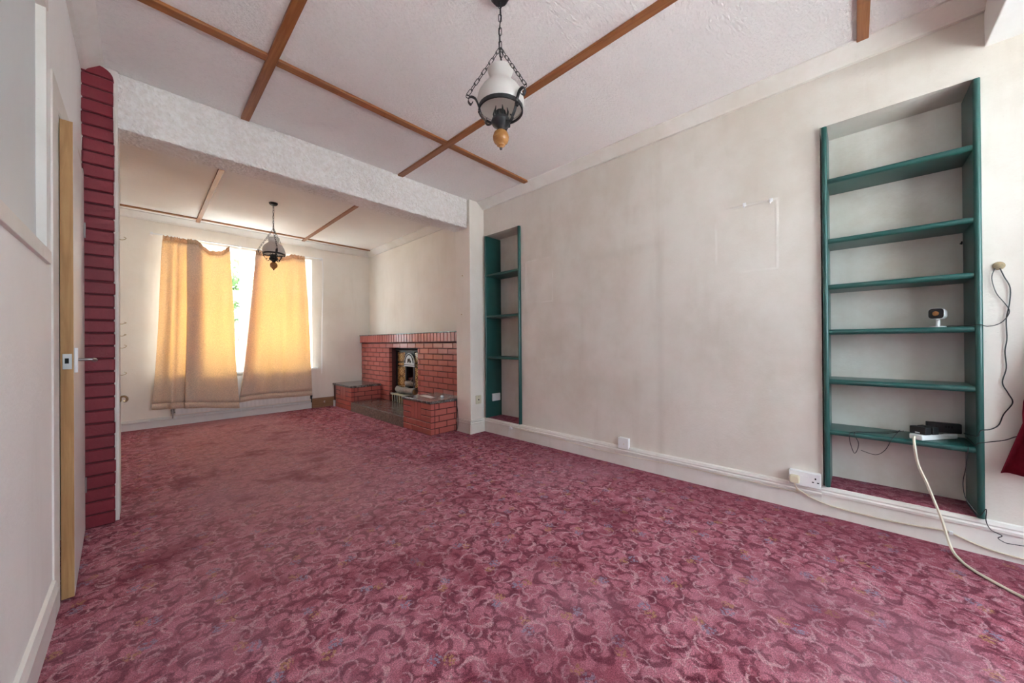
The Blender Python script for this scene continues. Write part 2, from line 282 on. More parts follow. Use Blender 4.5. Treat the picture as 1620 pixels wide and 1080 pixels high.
# ------------------------------------------------------------------ mesh helpers
def wloc(o):
    v = Vector((0, 0, 0))
    while o is not None: v = v + o.location; o = o.parent
    return v
class MB:
    def __init__(s): s.v = []; s.f = []
    def add(s, vs, fs):
        n = len(s.v); s.v += [tuple(x) for x in vs]; s.f += [tuple(i + n for i in f) for f in fs]; return s
    def box(s, x0, x1, y0, y1, z0, z1):
        return s.add([(x, y, z) for z in (z0, z1) for y in (y0, y1) for x in (x0, x1)],
                     [(0, 2, 3, 1), (4, 5, 7, 6), (0, 1, 5, 4), (2, 6, 7, 3), (0, 4, 6, 2), (1, 3, 7, 5)])
    def obox(s, c, ux, uy, hx, hy, z0, z1):
        """box with horizontal axes ux, uy"""
        P = []
        for z in (z0, z1):
            for b in (-1, 1):
                for a in (-1, 1): P.append((c[0] + ux[0] * hx * a + uy[0] * hy * b, c[1] + ux[1] * hx * a + uy[1] * hy * b, z))
        return s.add(P, [(0, 2, 3, 1), (4, 5, 7, 6), (0, 1, 5, 4), (2, 6, 7, 3), (0, 4, 6, 2), (1, 3, 7, 5)])
    def tube(s, path, r, seg=8, closed=False):
        pts = [Vector(p) for p in path]; n = len(pts); rings = []; prev = None
        for i, p in enumerate(pts):
            a = pts[(i - 1) % n] if (closed or i > 0) else p; b = pts[(i + 1) % n] if (closed or i < n - 1) else p
            t = (b - a); t = t.normalized() if t.length > 1e-9 else Vector((0, 0, 1))
            if prev is None: u = t.orthogonal().normalized()
            else:
                u = prev - t * prev.dot(t); u = u.normalized() if u.length > 1e-6 else t.orthogonal().normalized()
            prev = u; w = t.cross(u); rr = r[i] if isinstance(r, (list, tuple)) else r
            rings.append([p + (u * math.cos(2 * math.pi * j / seg) + w * math.sin(2 * math.pi * j / seg)) * rr for j in range(seg)])
        vs = [q for ring in rings for q in ring]; fs = []
        m = n if closed else n - 1
        for i in range(m):
            i2 = (i + 1) % n
            for j in range(seg): fs.append((i * seg + j, i * seg + (j + 1) % seg, i2 * seg + (j + 1) % seg, i2 * seg + j))
        if not closed: fs.append(tuple(range(seg - 1, -1, -1))); fs.append(tuple((n - 1) * seg + j for j in range(seg)))
        return s.add(vs, fs)
    def lathe(s, prof, seg=24, c=(0, 0, 0), axis='z'):
        vs = []; fs = []
        for r, z in prof:
            for j in range(seg):
                a = 2 * math.pi * j / seg; x, y = r * math.cos(a), r * math.sin(a)
                q = {'z': (x, y, z), 'x': (z, x, y), 'y': (x, z, -y)}[axis]
                vs.append((c[0] + q[0], c[1] + q[1], c[2] + q[2]))
        for i in range(len(prof) - 1):
            for j in range(seg): fs.append((i * seg + j, i * seg + (j + 1) % seg, (i + 1) * seg + (j + 1) % seg, (i + 1) * seg + j))
        if prof[0] == prof[-1]: return s.add(vs, fs)
        if prof[0][0] > 1e-6: fs.append(tuple(range(seg - 1, -1, -1)))
        if prof[-1][0] > 1e-6: fs.append(tuple((len(prof) - 1) * seg + j for j in range(seg)))
        return s.add(vs, fs)
    def prism(s, poly, axis, a0, a1):
        """poly: 2-D outline; axis x: (y,z), y: (x,z), z: (x,y)"""
        mk = {'x': lambda p, a: (a, p[0], p[1]), 'y': lambda p, a: (p[0], a, p[1]), 'z': lambda p, a: (p[0], p[1], a)}[axis]
        n = len(poly); vs = [mk(p, a0) for p in poly] + [mk(p, a1) for p in poly]
        fs = [tuple(range(n)), tuple(range(2 * n - 1, n - 1, -1))] + [(i, i + n, (i + 1) % n + n, (i + 1) % n) for i in range(n)]
        return s.add(vs, fs)
    def grid(s, fn, nu, nv):
        vs = [fn(i / nu, j / nv) for j in range(nv + 1) for i in range(nu + 1)]
        return s.add(vs, [(j * (nu + 1) + i, j * (nu + 1) + i + 1, (j + 1) * (nu + 1) + i + 1, (j + 1) * (nu + 1) + i) for j in range(nv) for i in range(nu)])
    def build(s, name, mat, parent=None, smooth=False, bevel=0, origin=None, fix=True):
        if parent is not None: off = wloc(parent)
        elif origin is not None: off = Vector(origin)
        else:
            xs, ys, zs = zip(*s.v); off = Vector(((min(xs) + max(xs)) / 2, (min(ys) + max(ys)) / 2, min(zs)))
        me = bpy.data.meshes.new(name); me.from_pydata([(x - off.x, y - off.y, z - off.z) for x, y, z in s.v], [], s.f)
        bm = bmesh.new(); bm.from_mesh(me)
        bmesh.ops.remove_doubles(bm, verts=bm.verts, dist=1e-6)
        if fix: bmesh.ops.recalc_face_normals(bm, faces=bm.faces)
        if bevel: bmesh.ops.bevel(bm, geom=[e for e in bm.edges if e.is_manifold and e.calc_face_angle(0) > .5], offset=bevel, segments=2, affect='EDGES', profile=.5)
        bm.to_mesh(me); bm.free()
        if smooth:
            for p in me.polygons: p.use_smooth = True
            try: me.set_sharp_from_angle(angle=math.radians(40))
            except Exception: pass
        me.materials.append(M[mat]); o = bpy.data.objects.new(name, me); COL.objects.link(o)
        if parent is not None: o.parent = parent
        else: o.location = off
        return o
def tag(o, label, cat, group=None, kind=None):
    o['label'] = label; o['category'] = cat
    if group: o['group'] = group
    if kind: o['kind'] = kind
    return o
def struct(o, label, cat):
    return tag(o, label, cat, None, 'structure')
def thing(name, loc, label, cat, group=None):
    o = bpy.data.objects.new(name, None); COL.objects.link(o); o.location = loc; o.empty_display_size = .05
    return tag(o, label, cat, group)
def BX(*a): return MB().box(*a)
_bc = {}
def brick_mesh(dx, dy, dz, mat, b=.003, name='brick'):
    key = (round(dx, 4), round(dy, 4), round(dz, 4), mat, b, name)
    if key not in _bc:
        bm = bmesh.new(); bmesh.ops.create_cube(bm, size=1.0)
        for v in bm.verts: v.co = Vector((v.co.x * dx, v.co.y * dy, v.co.z * dz))
        bmesh.ops.bevel(bm, geom=bm.edges[:], offset=b, segments=1, affect='EDGES')
        me = bpy.data.meshes.new(name); bm.to_mesh(me); bm.free(); me.materials.append(M[mat]); _bc[key] = me
    return _bc[key]
def piece(name, parent, x0, x1, y0, y1, z0, z1, mat, b=.003, jit=.0):
    o = bpy.data.objects.new(name, brick_mesh(x1 - x0, y1 - y0, z1 - z0, mat, b, name)); COL.objects.link(o); o.parent = parent
    w = wloc(parent); o.location = ((x0 + x1) / 2 - w.x + random.uniform(-jit, jit), (y0 + y1) / 2 - w.y + random.uniform(-jit, jit) * .5, (z0 + z1) / 2 - w.z)
    return o
def catmull(pts, n=8, closed=False):
    P = [Vector(p) for p in pts]; out = []; m = len(P)
    rng = range(m if closed else m - 1)
    for i in rng:
        p1, p2 = P[i], P[(i + 1) % m]; p0 = P[i - 1] if (i > 0 or closed) else p1; p3 = P[(i + 2) % m] if (closed or i + 2 < m) else p2
        for j in range(n):
            t = j / n
            out.append(.5 * ((2 * p1) + (p2 - p0) * t + (2 * p0 - 5 * p1 + 4 * p2 - p3) * t * t + (3 * p1 - p0 - 3 * p2 + p3) * t ** 3))
    if not closed: out.append(P[-1])
    return out
def lerp_tab(tab, x):
    if x <= tab[0][0]: return tab[0][1]
    for (a, va), (b, vb) in zip(tab, tab[1:]):
        if x <= b: return va + (vb - va) * (x - a) / (b - a)
    return tab[-1][1]
# ================================================================== THE SHELL
XW, XL, YF, ZC = 2.87, -.24, 6.50, 2.735     # right wall, left wall, far wall, ceiling
XBR = 2.94                                    # right wall of the far part
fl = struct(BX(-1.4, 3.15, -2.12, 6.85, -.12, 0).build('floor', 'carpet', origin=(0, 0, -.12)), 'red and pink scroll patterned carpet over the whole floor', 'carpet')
N1 = (-.455, .144, .178, 2.352); N2 = (2.618, 3.192, .165, 2.342); XNB = 3.095
for (a, b, c, d) in (N1, N2):
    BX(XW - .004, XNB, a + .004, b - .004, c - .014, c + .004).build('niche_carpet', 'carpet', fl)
# ceilings
ce = struct(BX(-1.4, 3.3, -.47, 3.36, ZC, ZC + .1).build('ceiling', 'ceiling', origin=(1, 1.4, ZC)), 'textured white ceiling with brown timber battens over the near room', 'ceiling')
cb = struct(BX(-1.4, 3.3, 3.36, 6.85, ZC, ZC + .1).build('ceiling_back', 'ceiling_back', origin=(1, 5, ZC)), 'streaky papered ceiling beyond the cross beam', 'ceiling')
struct(BX(-1.4, 3.3, -2.12, -.47, 2.49, ZC + .1).build('ceiling_bay', 'white', bevel=.004), 'smooth lowered white ceiling of the window bay', 'ceiling')
def batten(par, x0, x1, y0, y1, mat): 
    o = BX(x0, x1, y0, y1, ZC - .016, ZC + .002).build('batten', mat, par, bevel=.0025); return o
batten(ce, -.15, .508, 2.420, 2.476, 'batten_x'); batten(ce, .560, 1.762, 2.420, 2.476, 'batten_x'); batten(ce, 1.816, 2.80, 2.422, 2.482, 'batten_x')
batten(ce, .508, .560, -.47, 3.24, 'batten_y'); batten(ce, 1.762, 1.816, -.47, 3.25, 'batten_y')
batten(ce, -.15, .508, -.069, -.02, 'batten_x'); batten(ce, .560, 1.762, -.069, -.02, 'batten_x'); batten(ce, 1.816, 2.805, -.069, -.02, 'batten_x')
batten(cb, .508, .553, 3.48, 6.41, 'batten_y'); batten(cb, 1.787, 1.832, 3.48, 6.41, 'batten_y')
batten(cb, -.32, .508, 6.235, 6.275, 'batten_x'); batten(cb, .553, 1.787, 6.235, 6.275, 'batten_x'); batten(cb, 1.832, 2.86, 6.235, 6.275, 'batten_x')
# right wall with two shelved recesses
w = MB(); XO = 3.25
w.box(XW, XO, -2.12, N1[0], 0, ZC); w.box(XW, XO, N1[1], N2[0], 0, ZC); w.box(XW, XO, N2[1], 3.48, 0, ZC)
for (a, b, c, d) in (N1, N2): w.box(XW, XO, a, b, 0, c - .012); w.box(XW, XO, a, b, d, ZC)
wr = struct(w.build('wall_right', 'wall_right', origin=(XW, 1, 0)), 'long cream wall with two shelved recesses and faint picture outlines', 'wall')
for (a, b, c, d) in (N1, N2): BX(XNB, XO - .01, a - .01, b + .01, c - .02, d + .01).build('niche_back', 'niche', wr)
struct(MB().box(XBR, XO, 3.48, 4.85, 0, ZC).box(XBR, XO, 5.17, 6.85, 0, ZC).box(XBR, XO, 4.85, 5.17, .91, ZC).box(XBR, XO, 4.85, 5.17, 0, .13).build('wall_right_back', 'wall', origin=(XBR, 5, 0)), 'cream wall above the brick fireplace', 'wall')
# far wall with the window opening
WX0, WX1, WZ0, WZ1 = .20, 1.962, .655, 2.458
w = MB(); w.box(-1.4, WX0, YF, 6.78, 0, ZC); w.box(WX1, 3.2, YF, 6.78, 0, ZC); w.box(WX0, WX1, YF, 6.78, 0, WZ0); w.box(WX0, WX1, YF, 6.78, WZ1, ZC)
struct(w.build('wall_far', 'wall', origin=(1, YF, 0)), 'cream far wall around the curtained window', 'wall')
# left wall: blocked-up internal window, doorway
DY0, DY1, DZ = 2.345, 3.135, 2.035
BY0, BY1, BZ0, BZ1 = .75, 2.12, 1.405, 2.30
w = MB(); w.box(-.34, XL, -2.12, BY0, 0, ZC); w.box(-.34, XL, BY0, BY1, 0, BZ0); w.box(-.34, XL, BY0, BY1, BZ1, ZC); w.box(-.34, XL, BY1, DY0, 0, ZC); w.box(-.34, XL, DY0, DY1, DZ, ZC); w.box(-.34, XL, DY1, 3.25, 0, ZC)
struct(w.build('wall_left', 'wall_left', origin=(XL, 1, 0)), 'off-white left wall with a doorway and a boarded internal window', 'wall')
struct(BX(-.43, -.33, 3.48, 6.6, 0, ZC).build('wall_left_back', 'wall', origin=(-.33, 5, 0)), 'cream left wall behind the brick pier', 'wall')
w = MB(); w.box(-1.92, -1.32, -2.12, 6.8, 0, ZC); w.box(-1.4, -.34, 1.2, 1.28, 0, ZC); w.box(-1.4, -.42, 4.0, 4.08, 0, ZC)
struct(w.build('wall_hall', 'wall_left', origin=(-1.32, 2, 0)), 'plain hallway walls behind the door', 'wall')
# bay wall behind the camera
w = MB(); GX0, GX1, GZ0, GZ1 = .55, 2.55, .80, 2.36
w.box(-1.4, GX0, -2.12, -1.92, 0, ZC); w.box(GX1, 3.2, -2.12, -1.92, 0, ZC); w.box(GX0, GX1, -2.12, -1.92, 0, GZ0); w.box(GX0, GX1, -2.12, -1.92, GZ1, ZC)
struct(w.build('wall_front', 'wall', origin=(1, -1.92, 0)), 'front wall around the wide bay window', 'wall')
# cross beam and its piers
struct(BX(-.110, 2.635, 3.245, 3.48, 2.395, ZC).build('beam_cross', 'beam', origin=(1.2, 3.36, 2.395), bevel=.012), 'white stippled cross beam dividing the two rooms', 'beam')
struct(MB().box(2.65, XO - .02, 3.222, 3.485, 0, ZC - .001).build('wall_pier_right', 'wall', origin=(2.76, 3.35, 0), bevel=.006), 'narrow cream pier carrying the right end of the beam', 'pier')
pl = struct(MB().box(-.43, -.098, 3.238, 3.485, 0, ZC - .001).box(-.238, -.118, 3.212, 3.24, 0, 2.66).build('wall_pier_left', 'white_dirty', origin=(-.2, 3.35, 0)), 'narrow pier clad in crimson painted bricks', 'pier')
BX(-.236, -.117, 3.206, 3.239, 0, 2.66).build('mortar', 'mortar_red', pl)
z = .004; i = 0
while z < 2.60:
    xl = -.239 + random.uniform(-.002, .002); xr = -.113 + random.uniform(-.002, .002)
    piece('brick', pl, xl, xr, 3.197, 3.230, z, z + .0675, 'brick_red', .004, .0012); z += .0757; i += 1
cap = [(-.239, z), (-.113, z)] + [(-.176 + .063 * math.cos(a), z + .060 * math.sin(a)) for a in [math.pi * j / 10 for j in range(0, 11)]]
MB().prism(cap[:2] + cap[3:-1], 'y', 3.197, 3.235).build('brick', 'brick_red', pl)
MB().tube([(-.241 + .003 * math.sin(q * 1.7), 3.203, .02 + q * .066) for q in range(40)], .005, 6).build('paint_edge', 'white_dirty', pl, True)
MB().tube([(-.1125 + .002 * math.sin(q * 2.3), 3.236, .02 + q * .066) for q in range(40)], .006, 6).build('paint_edge', 'white_dirty', pl, True)
# coving
def cove(sx):  # outline (offset from wall, z) of an angled cornice
    return [(0, ZC), (.105, ZC), (.105, ZC - .010), (.094, ZC - .016), (.030, ZC - .064), (.022, ZC - .076), (0, ZC - .076)]
c_ = cove(1)
w = MB(); w.prism([(XW - a, z) for a, z in c_], 'y', -.47, 3.222); struct(w.build('trim_1', 'white_dirty'), 'cornice along the top of the right wall', 'cornice')
w = MB(); w.prism([(XBR - a, z) for a, z in c_], 'y', 3.486, YF); struct(w.build('trim_2', 'white_dirty'), 'cornice above the fireplace wall', 'cornice')
w = MB(); w.prism([(YF - a, z) for a, z in c_], 'x', -.33, XBR); struct(w.build('trim_3', 'white_dirty'), 'cornice along the top of the far wall', 'cornice')
w = MB(); w.prism([(XL + a * .85, z) for a, z in c_], 'y', -.47, 3.2); struct(w.build('trim_4', 'white_dirty'), 'cornice along the top of the left wall', 'cornice')
# skirting boards
def skirt(h, t): return [(0, 0), (t, 0), (t, h - .052), (t + .007, h - .050), (t + .009, h - .036), (t + .004, h - .028), (t + .007, h - .020), (t + .002, h - .004), (0, h)]
w = MB().prism([(XW - a, z) for a, z in skirt(.166, .020)], 'y', .150, 3.222); struct(w.build('baseboard_right', 'white_dirty', origin=(XW, 1.6, 0)), 'tall white skirting board along the right wall', 'skirting')
w = MB().prism([(XW - a, z) for a, z in skirt(.178, .010)], 'y', -1.92, .150); struct(w.build('baseboard_right_front', 'white_dirty', origin=(XW, -.6, 0)), 'white skirting board under the large shelved recess', 'skirting')
s_ = skirt(.160, .014); w = MB()
w.prism([(2.65 - a, z) for a, z in s_], 'y', 3.222 - .02, 3.47); w.prism([(3.222 - a, z) for a, z in s_], 'x', 2.65 - .021, 2.852); struct(w.build('baseboard_pier', 'white_dirty'), 'white skirting wrapped around the right pier', 'skirting')
w = MB().prism([(XL + a, z) for a, z in skirt(.170, .008)], 'y', -1.92, 2.205); struct(w.build('baseboard_left', 'white', origin=(XL, 0, 0)), 'white skirting board along the left wall', 'skirting')
w = MB().prism([(YF - a, z) for a, z in skirt(.125, .012)], 'x', -.33, 1.945); struct(w.build('baseboard_far', 'white', origin=(.8, YF, 0)), 'white skirting board below the radiator', 'skirting')
bw = struct(BX(1.95, 2.335, 6.472, YF, 0, .158).build('baseboard_far_wood', 'skirting_wood', bevel=.003), 'short brown varnished skirting length beside the fireplace', 'skirting')
MB().tube([(2.14 + .012 * math.cos(a), 6.466, .09 + .012 * math.sin(a)) for a in [math.pi * .3 + j * math.pi * 1.4 / 10 for j in range(11)]], .0035, 6).build('cable_clip', 'plastic_white', bw)
# ================================================================== WINDOWS AND DOOR
def window(name, x0, x1, z0, z1, y, mull, transom, label, s=1):
    t = thing(name, ((x0 + x1) / 2, y, z0), label, 'window'); t['kind'] = 'structure'
    d = .07; fr = MB(); a = .055
    fr.box(x0, x1, y, y + d, z0, z0 + a); fr.box(x0, x1, y, y + d, z1 - a, z1); fr.box(x0, x0 + a, y, y + d, z0 + a, z1 - a); fr.box(x1 - a, x1, y, y + d, z0 + a, z1 - a)
    for m in mull: fr.box(m - .03, m + .03, y, y + d, z0 + a, z1 - a)
    xs = [x0 + a] + [q for m in mull for q in (m - .03, m + .03)] + [x1 - a]
    if transom:
        for i in range(0, len(xs), 2): fr.box(xs[i], xs[i + 1], y, y + d, transom - .03, transom + .03)
    fr.build('window_frame', 'upvc', t)
    for i in range(0, len(xs), 2):
        for (q0, q1) in (((z0 + a, transom - .03), (transom + .03, z1 - a)) if transom else ((z0 + a, z1 - a),)):
            X0, X1 = xs[i], xs[i + 1]; c = .04; ys = y - .012
            sash = MB(); sash.box(X0, X1, ys, y + .03, q0, q0 + c); sash.box(X0, X1, ys, y + .03, q1 - c, q1); sash.box(X0, X0 + c, ys, y + .03, q0 + c, q1 - c); sash.box(X1 - c, X1, ys, y + .03, q0 + c, q1 - c)
            so = sash.build('sash', 'upvc', t)
            BX(X0 + c, X1 - c, y + .012, y + .018, q0 + c, q1 - c).build('pane', 'glass', so)
    return t
wf = window('window_1', WX0 + .01, WX1 - .01, WZ0 + .02, WZ1 - .015, 6.68, (1.10,), 1.80, 'white double glazed window behind the gold curtains')
BX(WX0 - .06, WX1 + .065, 6.402, 6.70, WZ0 - .012, WZ0 + .018).build('window_sill', 'white', wf, bevel=.006)
window('window_2', GX0, GX1, GZ0, GZ1, -2.06, (1.22, 1.89), 1.88, 'wide white bay window behind the viewpoint')
w3 = thing('window_3', (XL, 1.45, BZ0), 'boarded internal window with white sill high on the left wall', 'window'); w3['kind'] = 'structure'
BX(-.285, -.263, BY0, BY1, BZ0, BZ1).build('board', 'panel', w3)
BX(-.262, -.229, BY0, BY1 + .004, BZ0 - .046, BZ0 + .002).build('window_sill', 'white_dirty', w3, bevel=.002)
w = MB(); w.box(-.262, -.236, BY0, BY1 + .02, BZ1 - .004, BZ1 + .05); w.box(-.264, -.2385, BY1 - .002, BY1 + .012, BZ0, BZ1); w.build('window_frame', 'white_dirty', w3, bevel=.002)
# door frame (trim) and the door standing ajar
w = MB(); w.box(-.345, -.236, DY0 - .012, DY0, 0, DZ); w.box(-.345, -.234, DY1, DY1 + .012, 0, DZ); w.box(-.345, -.236, DY0, DY1, DZ - .012, DZ + .0)
w.box(-.242, -.2345, 2.212, DY0, 0, DZ + .09); w.box(-.242, -.229, DY1, 3.196, 0, DZ + .03); w.box(-.242, -.235, DY0, DY1, DZ, DZ + .09)
struct(w.build('trim_5', 'white_dirty', bevel=.0015), 'chipped white door frame beside the brick pier', 'door frame')
HX, HY = -.262, 3.128
dr = thing('door_1', (HX, HY, .012), 'white door standing just ajar, bare timber latch edge', 'door'); dr['kind'] = 'structure'
ang = math.radians(2.05)
def loc_build(mb, name, mat, par, **kw):
    o = mb.build(name, mat, None, origin=(0, 0, 0), **kw); o.location = (0, 0, 0); o.parent = par; return o
DL, DT, DH = .764, .036, 1.99      # local: runs along -y from the hinge, thickness +x from 0
leaf = MB(); leaf.box(0, DT, -DL + .004, 0, 0, DH); leaf_o = loc_build(leaf, 'door_leaf', 'white', dr)
loc_build(BX(.0005, DT - .0005, -DL, -DL + .004, 0, DH), 'door_edge', 'door_edge', dr)
hz = .985
pe = loc_build(BX(.006, .031, -DL - .0015, -DL + .001, hz - .034, hz + .030), 'latch_plate', 'steel', dr, bevel=.0006)
loc_build(BX(.012, .023, -DL - .0028, -DL - .001, hz - .010, hz + .012), 'latch_bolt', 'dark', pe)
for sx, sg in ((DT, 1), (0, -1)):
    hb = loc_build(BX(sx if sg > 0 else -.010, sx + .010 if sg > 0 else 0, -DL + .030, -DL + .070, hz - .05, hz + .055), 'handle_plate', 'plastic_white', dr, bevel=.002)
    loc_build(MB().tube(catmull([(sx + sg * .010, -DL + .05, hz + .004), (sx + sg * .040, -DL + .05, hz + .004), (sx + sg * .052, -DL + .056, hz + .003), (sx + sg * .055, -DL + .09, hz), (sx + sg * .054, -DL + .15, hz - .002)], 5), [.006] * 11 + [.0085] * 10, 10), 'lever', 'steel', hb, smooth=True)
for hzz in (.22, 1.66):
    w = MB(); w.tube([(DT + .002, .004, hzz), (DT + .002, .004, hzz + .085)], .006, 8); loc_build(w, 'hinge', 'steel', dr)
dr.rotation_euler = (0, 0, ang)
# ================================================================== ALCOVE SHELVES
def nose(x0, x1, c, h):   # rounded front edge outline, x towards the room is x0
    r = h / 2; return [(x1, c + r), (x1, c - r)] + [(x0 + r - r * math.sin(a), c - r * math.cos(a)) for a in [math.pi * j / 8 for j in range(9)]]
def shelves(ya, yb, zb, zt, tops, th, label, pw):
    t = thing('alcove_shelves', (2.97, (ya + yb) / 2, zb), label, 'shelves')
    for (c) in (ya + pw / 2 + .002, yb - pw / 2 - .007):
        MB().prism(nose(2.838, XNB - .004, c, pw), 'z', zb - .001, zt).build('upright', 'green', t, True)
    for z in tops:
        MB().prism([(x, zz) for x, zz in nose(2.846, XNB - .004, z - th / 2, th)], 'y', ya + pw + .002, yb - pw - .007).build('shelf', 'green', t, True)
    return t
sh1 = shelves(N1[0], N1[1], .183, 2.338, (2.024, 1.665, 1.391, 1.123, .826, .524), .030, 'tall dark green built-in shelves holding a small camera and plugs', .026)
sh2 = shelves(N2[0], N2[1], .170, 2.330, (1.872, 1.382, .898), .028, 'empty narrow dark green built-in shelves beside the pier', .024)
# ================================================================== FIREPLACE
XF, XB, XM = 2.285, 2.78, 2.745
fp = thing('fireplace', (2.6, 5.0, 0), 'red painted brick fireplace with slate hearth, plinths and soldier course mantel', 'fireplace')
OY0, OY1, OZ = 4.59, 5.44, .988
core = MB(); g = .007
core.box(XB + g, XBR, 3.49, OY0 - g, 0, 1.2); core.box(XB + g, XBR, OY1 + g, 6.495, 0, 1.2); core.box(XB + g, XBR, OY0 - g, OY1 + g, OZ + g, 1.2)
core.box(XM + g, XB + .03, 3.49, 6.492, 1.078, 1.198)
core.box(XF + g, XB + .01, 3.492 + g, 4.115 - g, 0, .36); core.box(XF + g, XB + .01, 5.735 + g, 6.47, 0, .36)
core.build('mortar', 'mortar_fire', fp)
J = .010
def row(y0, y1, z0, z1, start, pitch=.2266):
    y = start
    while y < y1:
        a, b = max(y, y0), min(y + pitch, y1)
        if b - a > .03: piece('brick', fp, XB, XB + .05, a + J / 2, b - J / 2, z0 + J / 2, z1 - J / 2, 'brick_fire', .003, .0008)
        y += pitch
for r_ in range(12):
    z0 = .135 + r_ * .0775; z1 = z0 + .0775; st = 3.735 - .2266 * 3 + (.1133 if r_ % 2 == 0 else 0)
    lo, hi = (3.492, 6.494) if z1 > .37 else (4.10, 5.75)
    if r_ < 11: row(lo, OY0, z0, z1, st); row(OY1, hi, z0, z1, OY1 - (.1133 if r_ % 2 else 0))
    else: row(lo, hi, z0, z1, st)
y = 3.494
while y < 6.47:
    piece('mantel_brick', fp, XM, XM + .06, y + .005, y + .0735, 1.080, 1.198, 'brick_fire', .003, .001); y += .0785
BX(XM - .004, XBR, 3.488, 6.492, 1.1985, 1.212).build('mantel_slab', 'slate', fp, bevel=.003)
for (ya, yb) in ((3.494, 4.114), (5.738, 6.37)):
    W = yb - ya; a1, a2 = ya + W * .345, ya + W * .345 + .222; dz = .072
    def fb(y0, y1, r0, r1): piece('brick', fp, XF, XF + .05, y0 + (J / 2 if y0 > ya else 0), y1 - (J / 2 if y1 < yb else 0), r0 * dz + J / 2, r1 * dz - J / 2 + (.002 if r1 == 5 else 0), 'brick_fire', .003, .0008)
    for q in range(3): fb(a1 + q * .074, a1 + (q + 1) * .074, 2, 5)
    for (s0, s1) in ((ya, a1), (a2, yb)):
        fb(s0, s1, 4, 5); m = (s0 + s1) / 2; fb(s0, m, 3, 4); fb(m, s1, 3, 4); fb(s0, s1, 2, 3)
    fb(ya, ya + .1, 1, 2); fb(ya + .1, ya + .325, 1, 2); fb(ya + .325, ya + .545, 1, 2); fb(ya + .545, yb, 1, 2)
    fb(ya, ya + .205, 0, 1); fb(ya + .205, ya + .43, 0, 1); fb(ya + .43, yb, 0, 1)
    # side facing the near room
    for r in range(5):
        x = XF + (.0 if r % 2 else -.11); zb_ = r * dz
        while x < XB - .01:
            a, b = max(x, XF + .0505), min(x + .222, XB + (.0 if ya > 4 else -.128 if r >= 0 else 0))
            if b - a > .03: piece('brick', fp, a + J / 2, b - J / 2, ya, ya + .04, zb_ + J / 2, zb_ + dz - J / 2, 'brick_fire', .003, .0006)
            x += .222
    yk = 3.488 if ya < 4 else ya - .006; ye = yb + .006 if ya < 4 else 6.49
    BX(XF - .010, XB + .004, yk, ye, .3615, .391).build('plinth_slab', 'slate', fp, bevel=.004)
BX(XF + .004, XB + .30, 4.116, 5.736, .002, .136).build('hearth', 'slate', fp, bevel=.005)
BX(XF - .002, XF + .004, 4.118, 5.734, .0, .130).build('hearth_edge', 'slate_edge', fp)
# cast-iron insert
XI = 2.90
ins = MB(); ins.box(XI, XI + .03, OY0 - g, OY0 + .045, .136, OZ); ins.box(XI, XI + .03, OY1 - .045, OY1 + g, .136, OZ); ins.box(XI, XI + .03, OY0 + .045, OY1 - .045, .925, OZ)
ins.box(XI, XI + .03, 5.115, 5.155, .136, .925); ins.box(XI, XI + .03, 4.875, 4.915, .136, .925); ins.box(XI, XI + .03, 4.915, 5.115, .895, .925)
insert = ins.build('fire_insert', 'iron', fp, bevel=.003)
MB().prism([(XI - .02, .955), (XI - .03, .965), (XI - .02, .978), (XI, .978), (XI, .950)], 'y', OY0 + .02, OY1 - .02).build('insert_cornice', 'iron', insert, True)
for (ya, yb) in ((5.155, 5.396), (4.634, 4.875)):
    for (z0, z1) in ((.765, .915), (.705, .750), (.535, .690), (.380, .532), (.136, .370)):
        piece('tile', insert, XI + .004, XI + .02, ya + .003, yb - .003, z0, z1, 'tile', .002)
# hood
cy, hr, hz0 = 4.995, .150, .700
arc = [(cy + hr * math.cos(a), hz0 + .035 + .175 * math.sin(a)) for a in [math.pi * j / 16 for j in range(17)]]
MB().prism([(cy + hr, hz0)] + arc + [(cy - hr, hz0)], 'x', XI - .022, XI - .002).build('hood', 'enamel', insert)
MB().tube([(XI - .023, y_, z_) for y_, z_ in [(cy + (y0 - cy) * .80, hz0 + .03 + (z0 - hz0) * .74) for y0, z0 in arc]], .008, 6).build('hood_band', 'iron', insert)
for k_, (yy, zz) in enumerate(((cy + .0, .79), (cy + .035, .775), (cy - .035, .775), (cy + .02, .81), (cy - .02, .81))):
    MB().tube([(XI - .024, yy + .022 * (1 - j / 18) * math.cos(j * .6 + k_), zz + .022 * (1 - j / 18) * math.sin(j * .6 + k_)) for j in range(15)], .004, 5).build('hood_scroll', 'iron', insert)
BX(XI - .026, XI - .02, cy - hr, cy + hr, hz0 + .022, hz0 + .030).build('hood_band', 'iron', insert)
fbx = MB(); fbx.box(XI + .002, XI + .32, 4.86, 4.90, .136, .9); fbx.box(XI + .002, XI + .32, 5.13, 5.16, .136, .9); fbx.box(XI + .30, XI + .33, 4.86, 5.16, .136, .9); fbx.box(XI + .04, XI + .3, 4.9, 5.13, .46, .52)
fbx.build('firebox', 'firebox', insert)
gr = MB()
gr.box(XI - .115, XI + .20, 4.72, 5.37, .245, .265)
for q in range(9): gr.tube([(XI - .12, 4.75 + q * .073, .14), (XI - .125, 4.75 + q * .073, .25)], .008, 6)
gr.box(XI - .135, XI - .11, 4.715, 5.375, .250, .274); gr.build('grate', 'grate', fp)
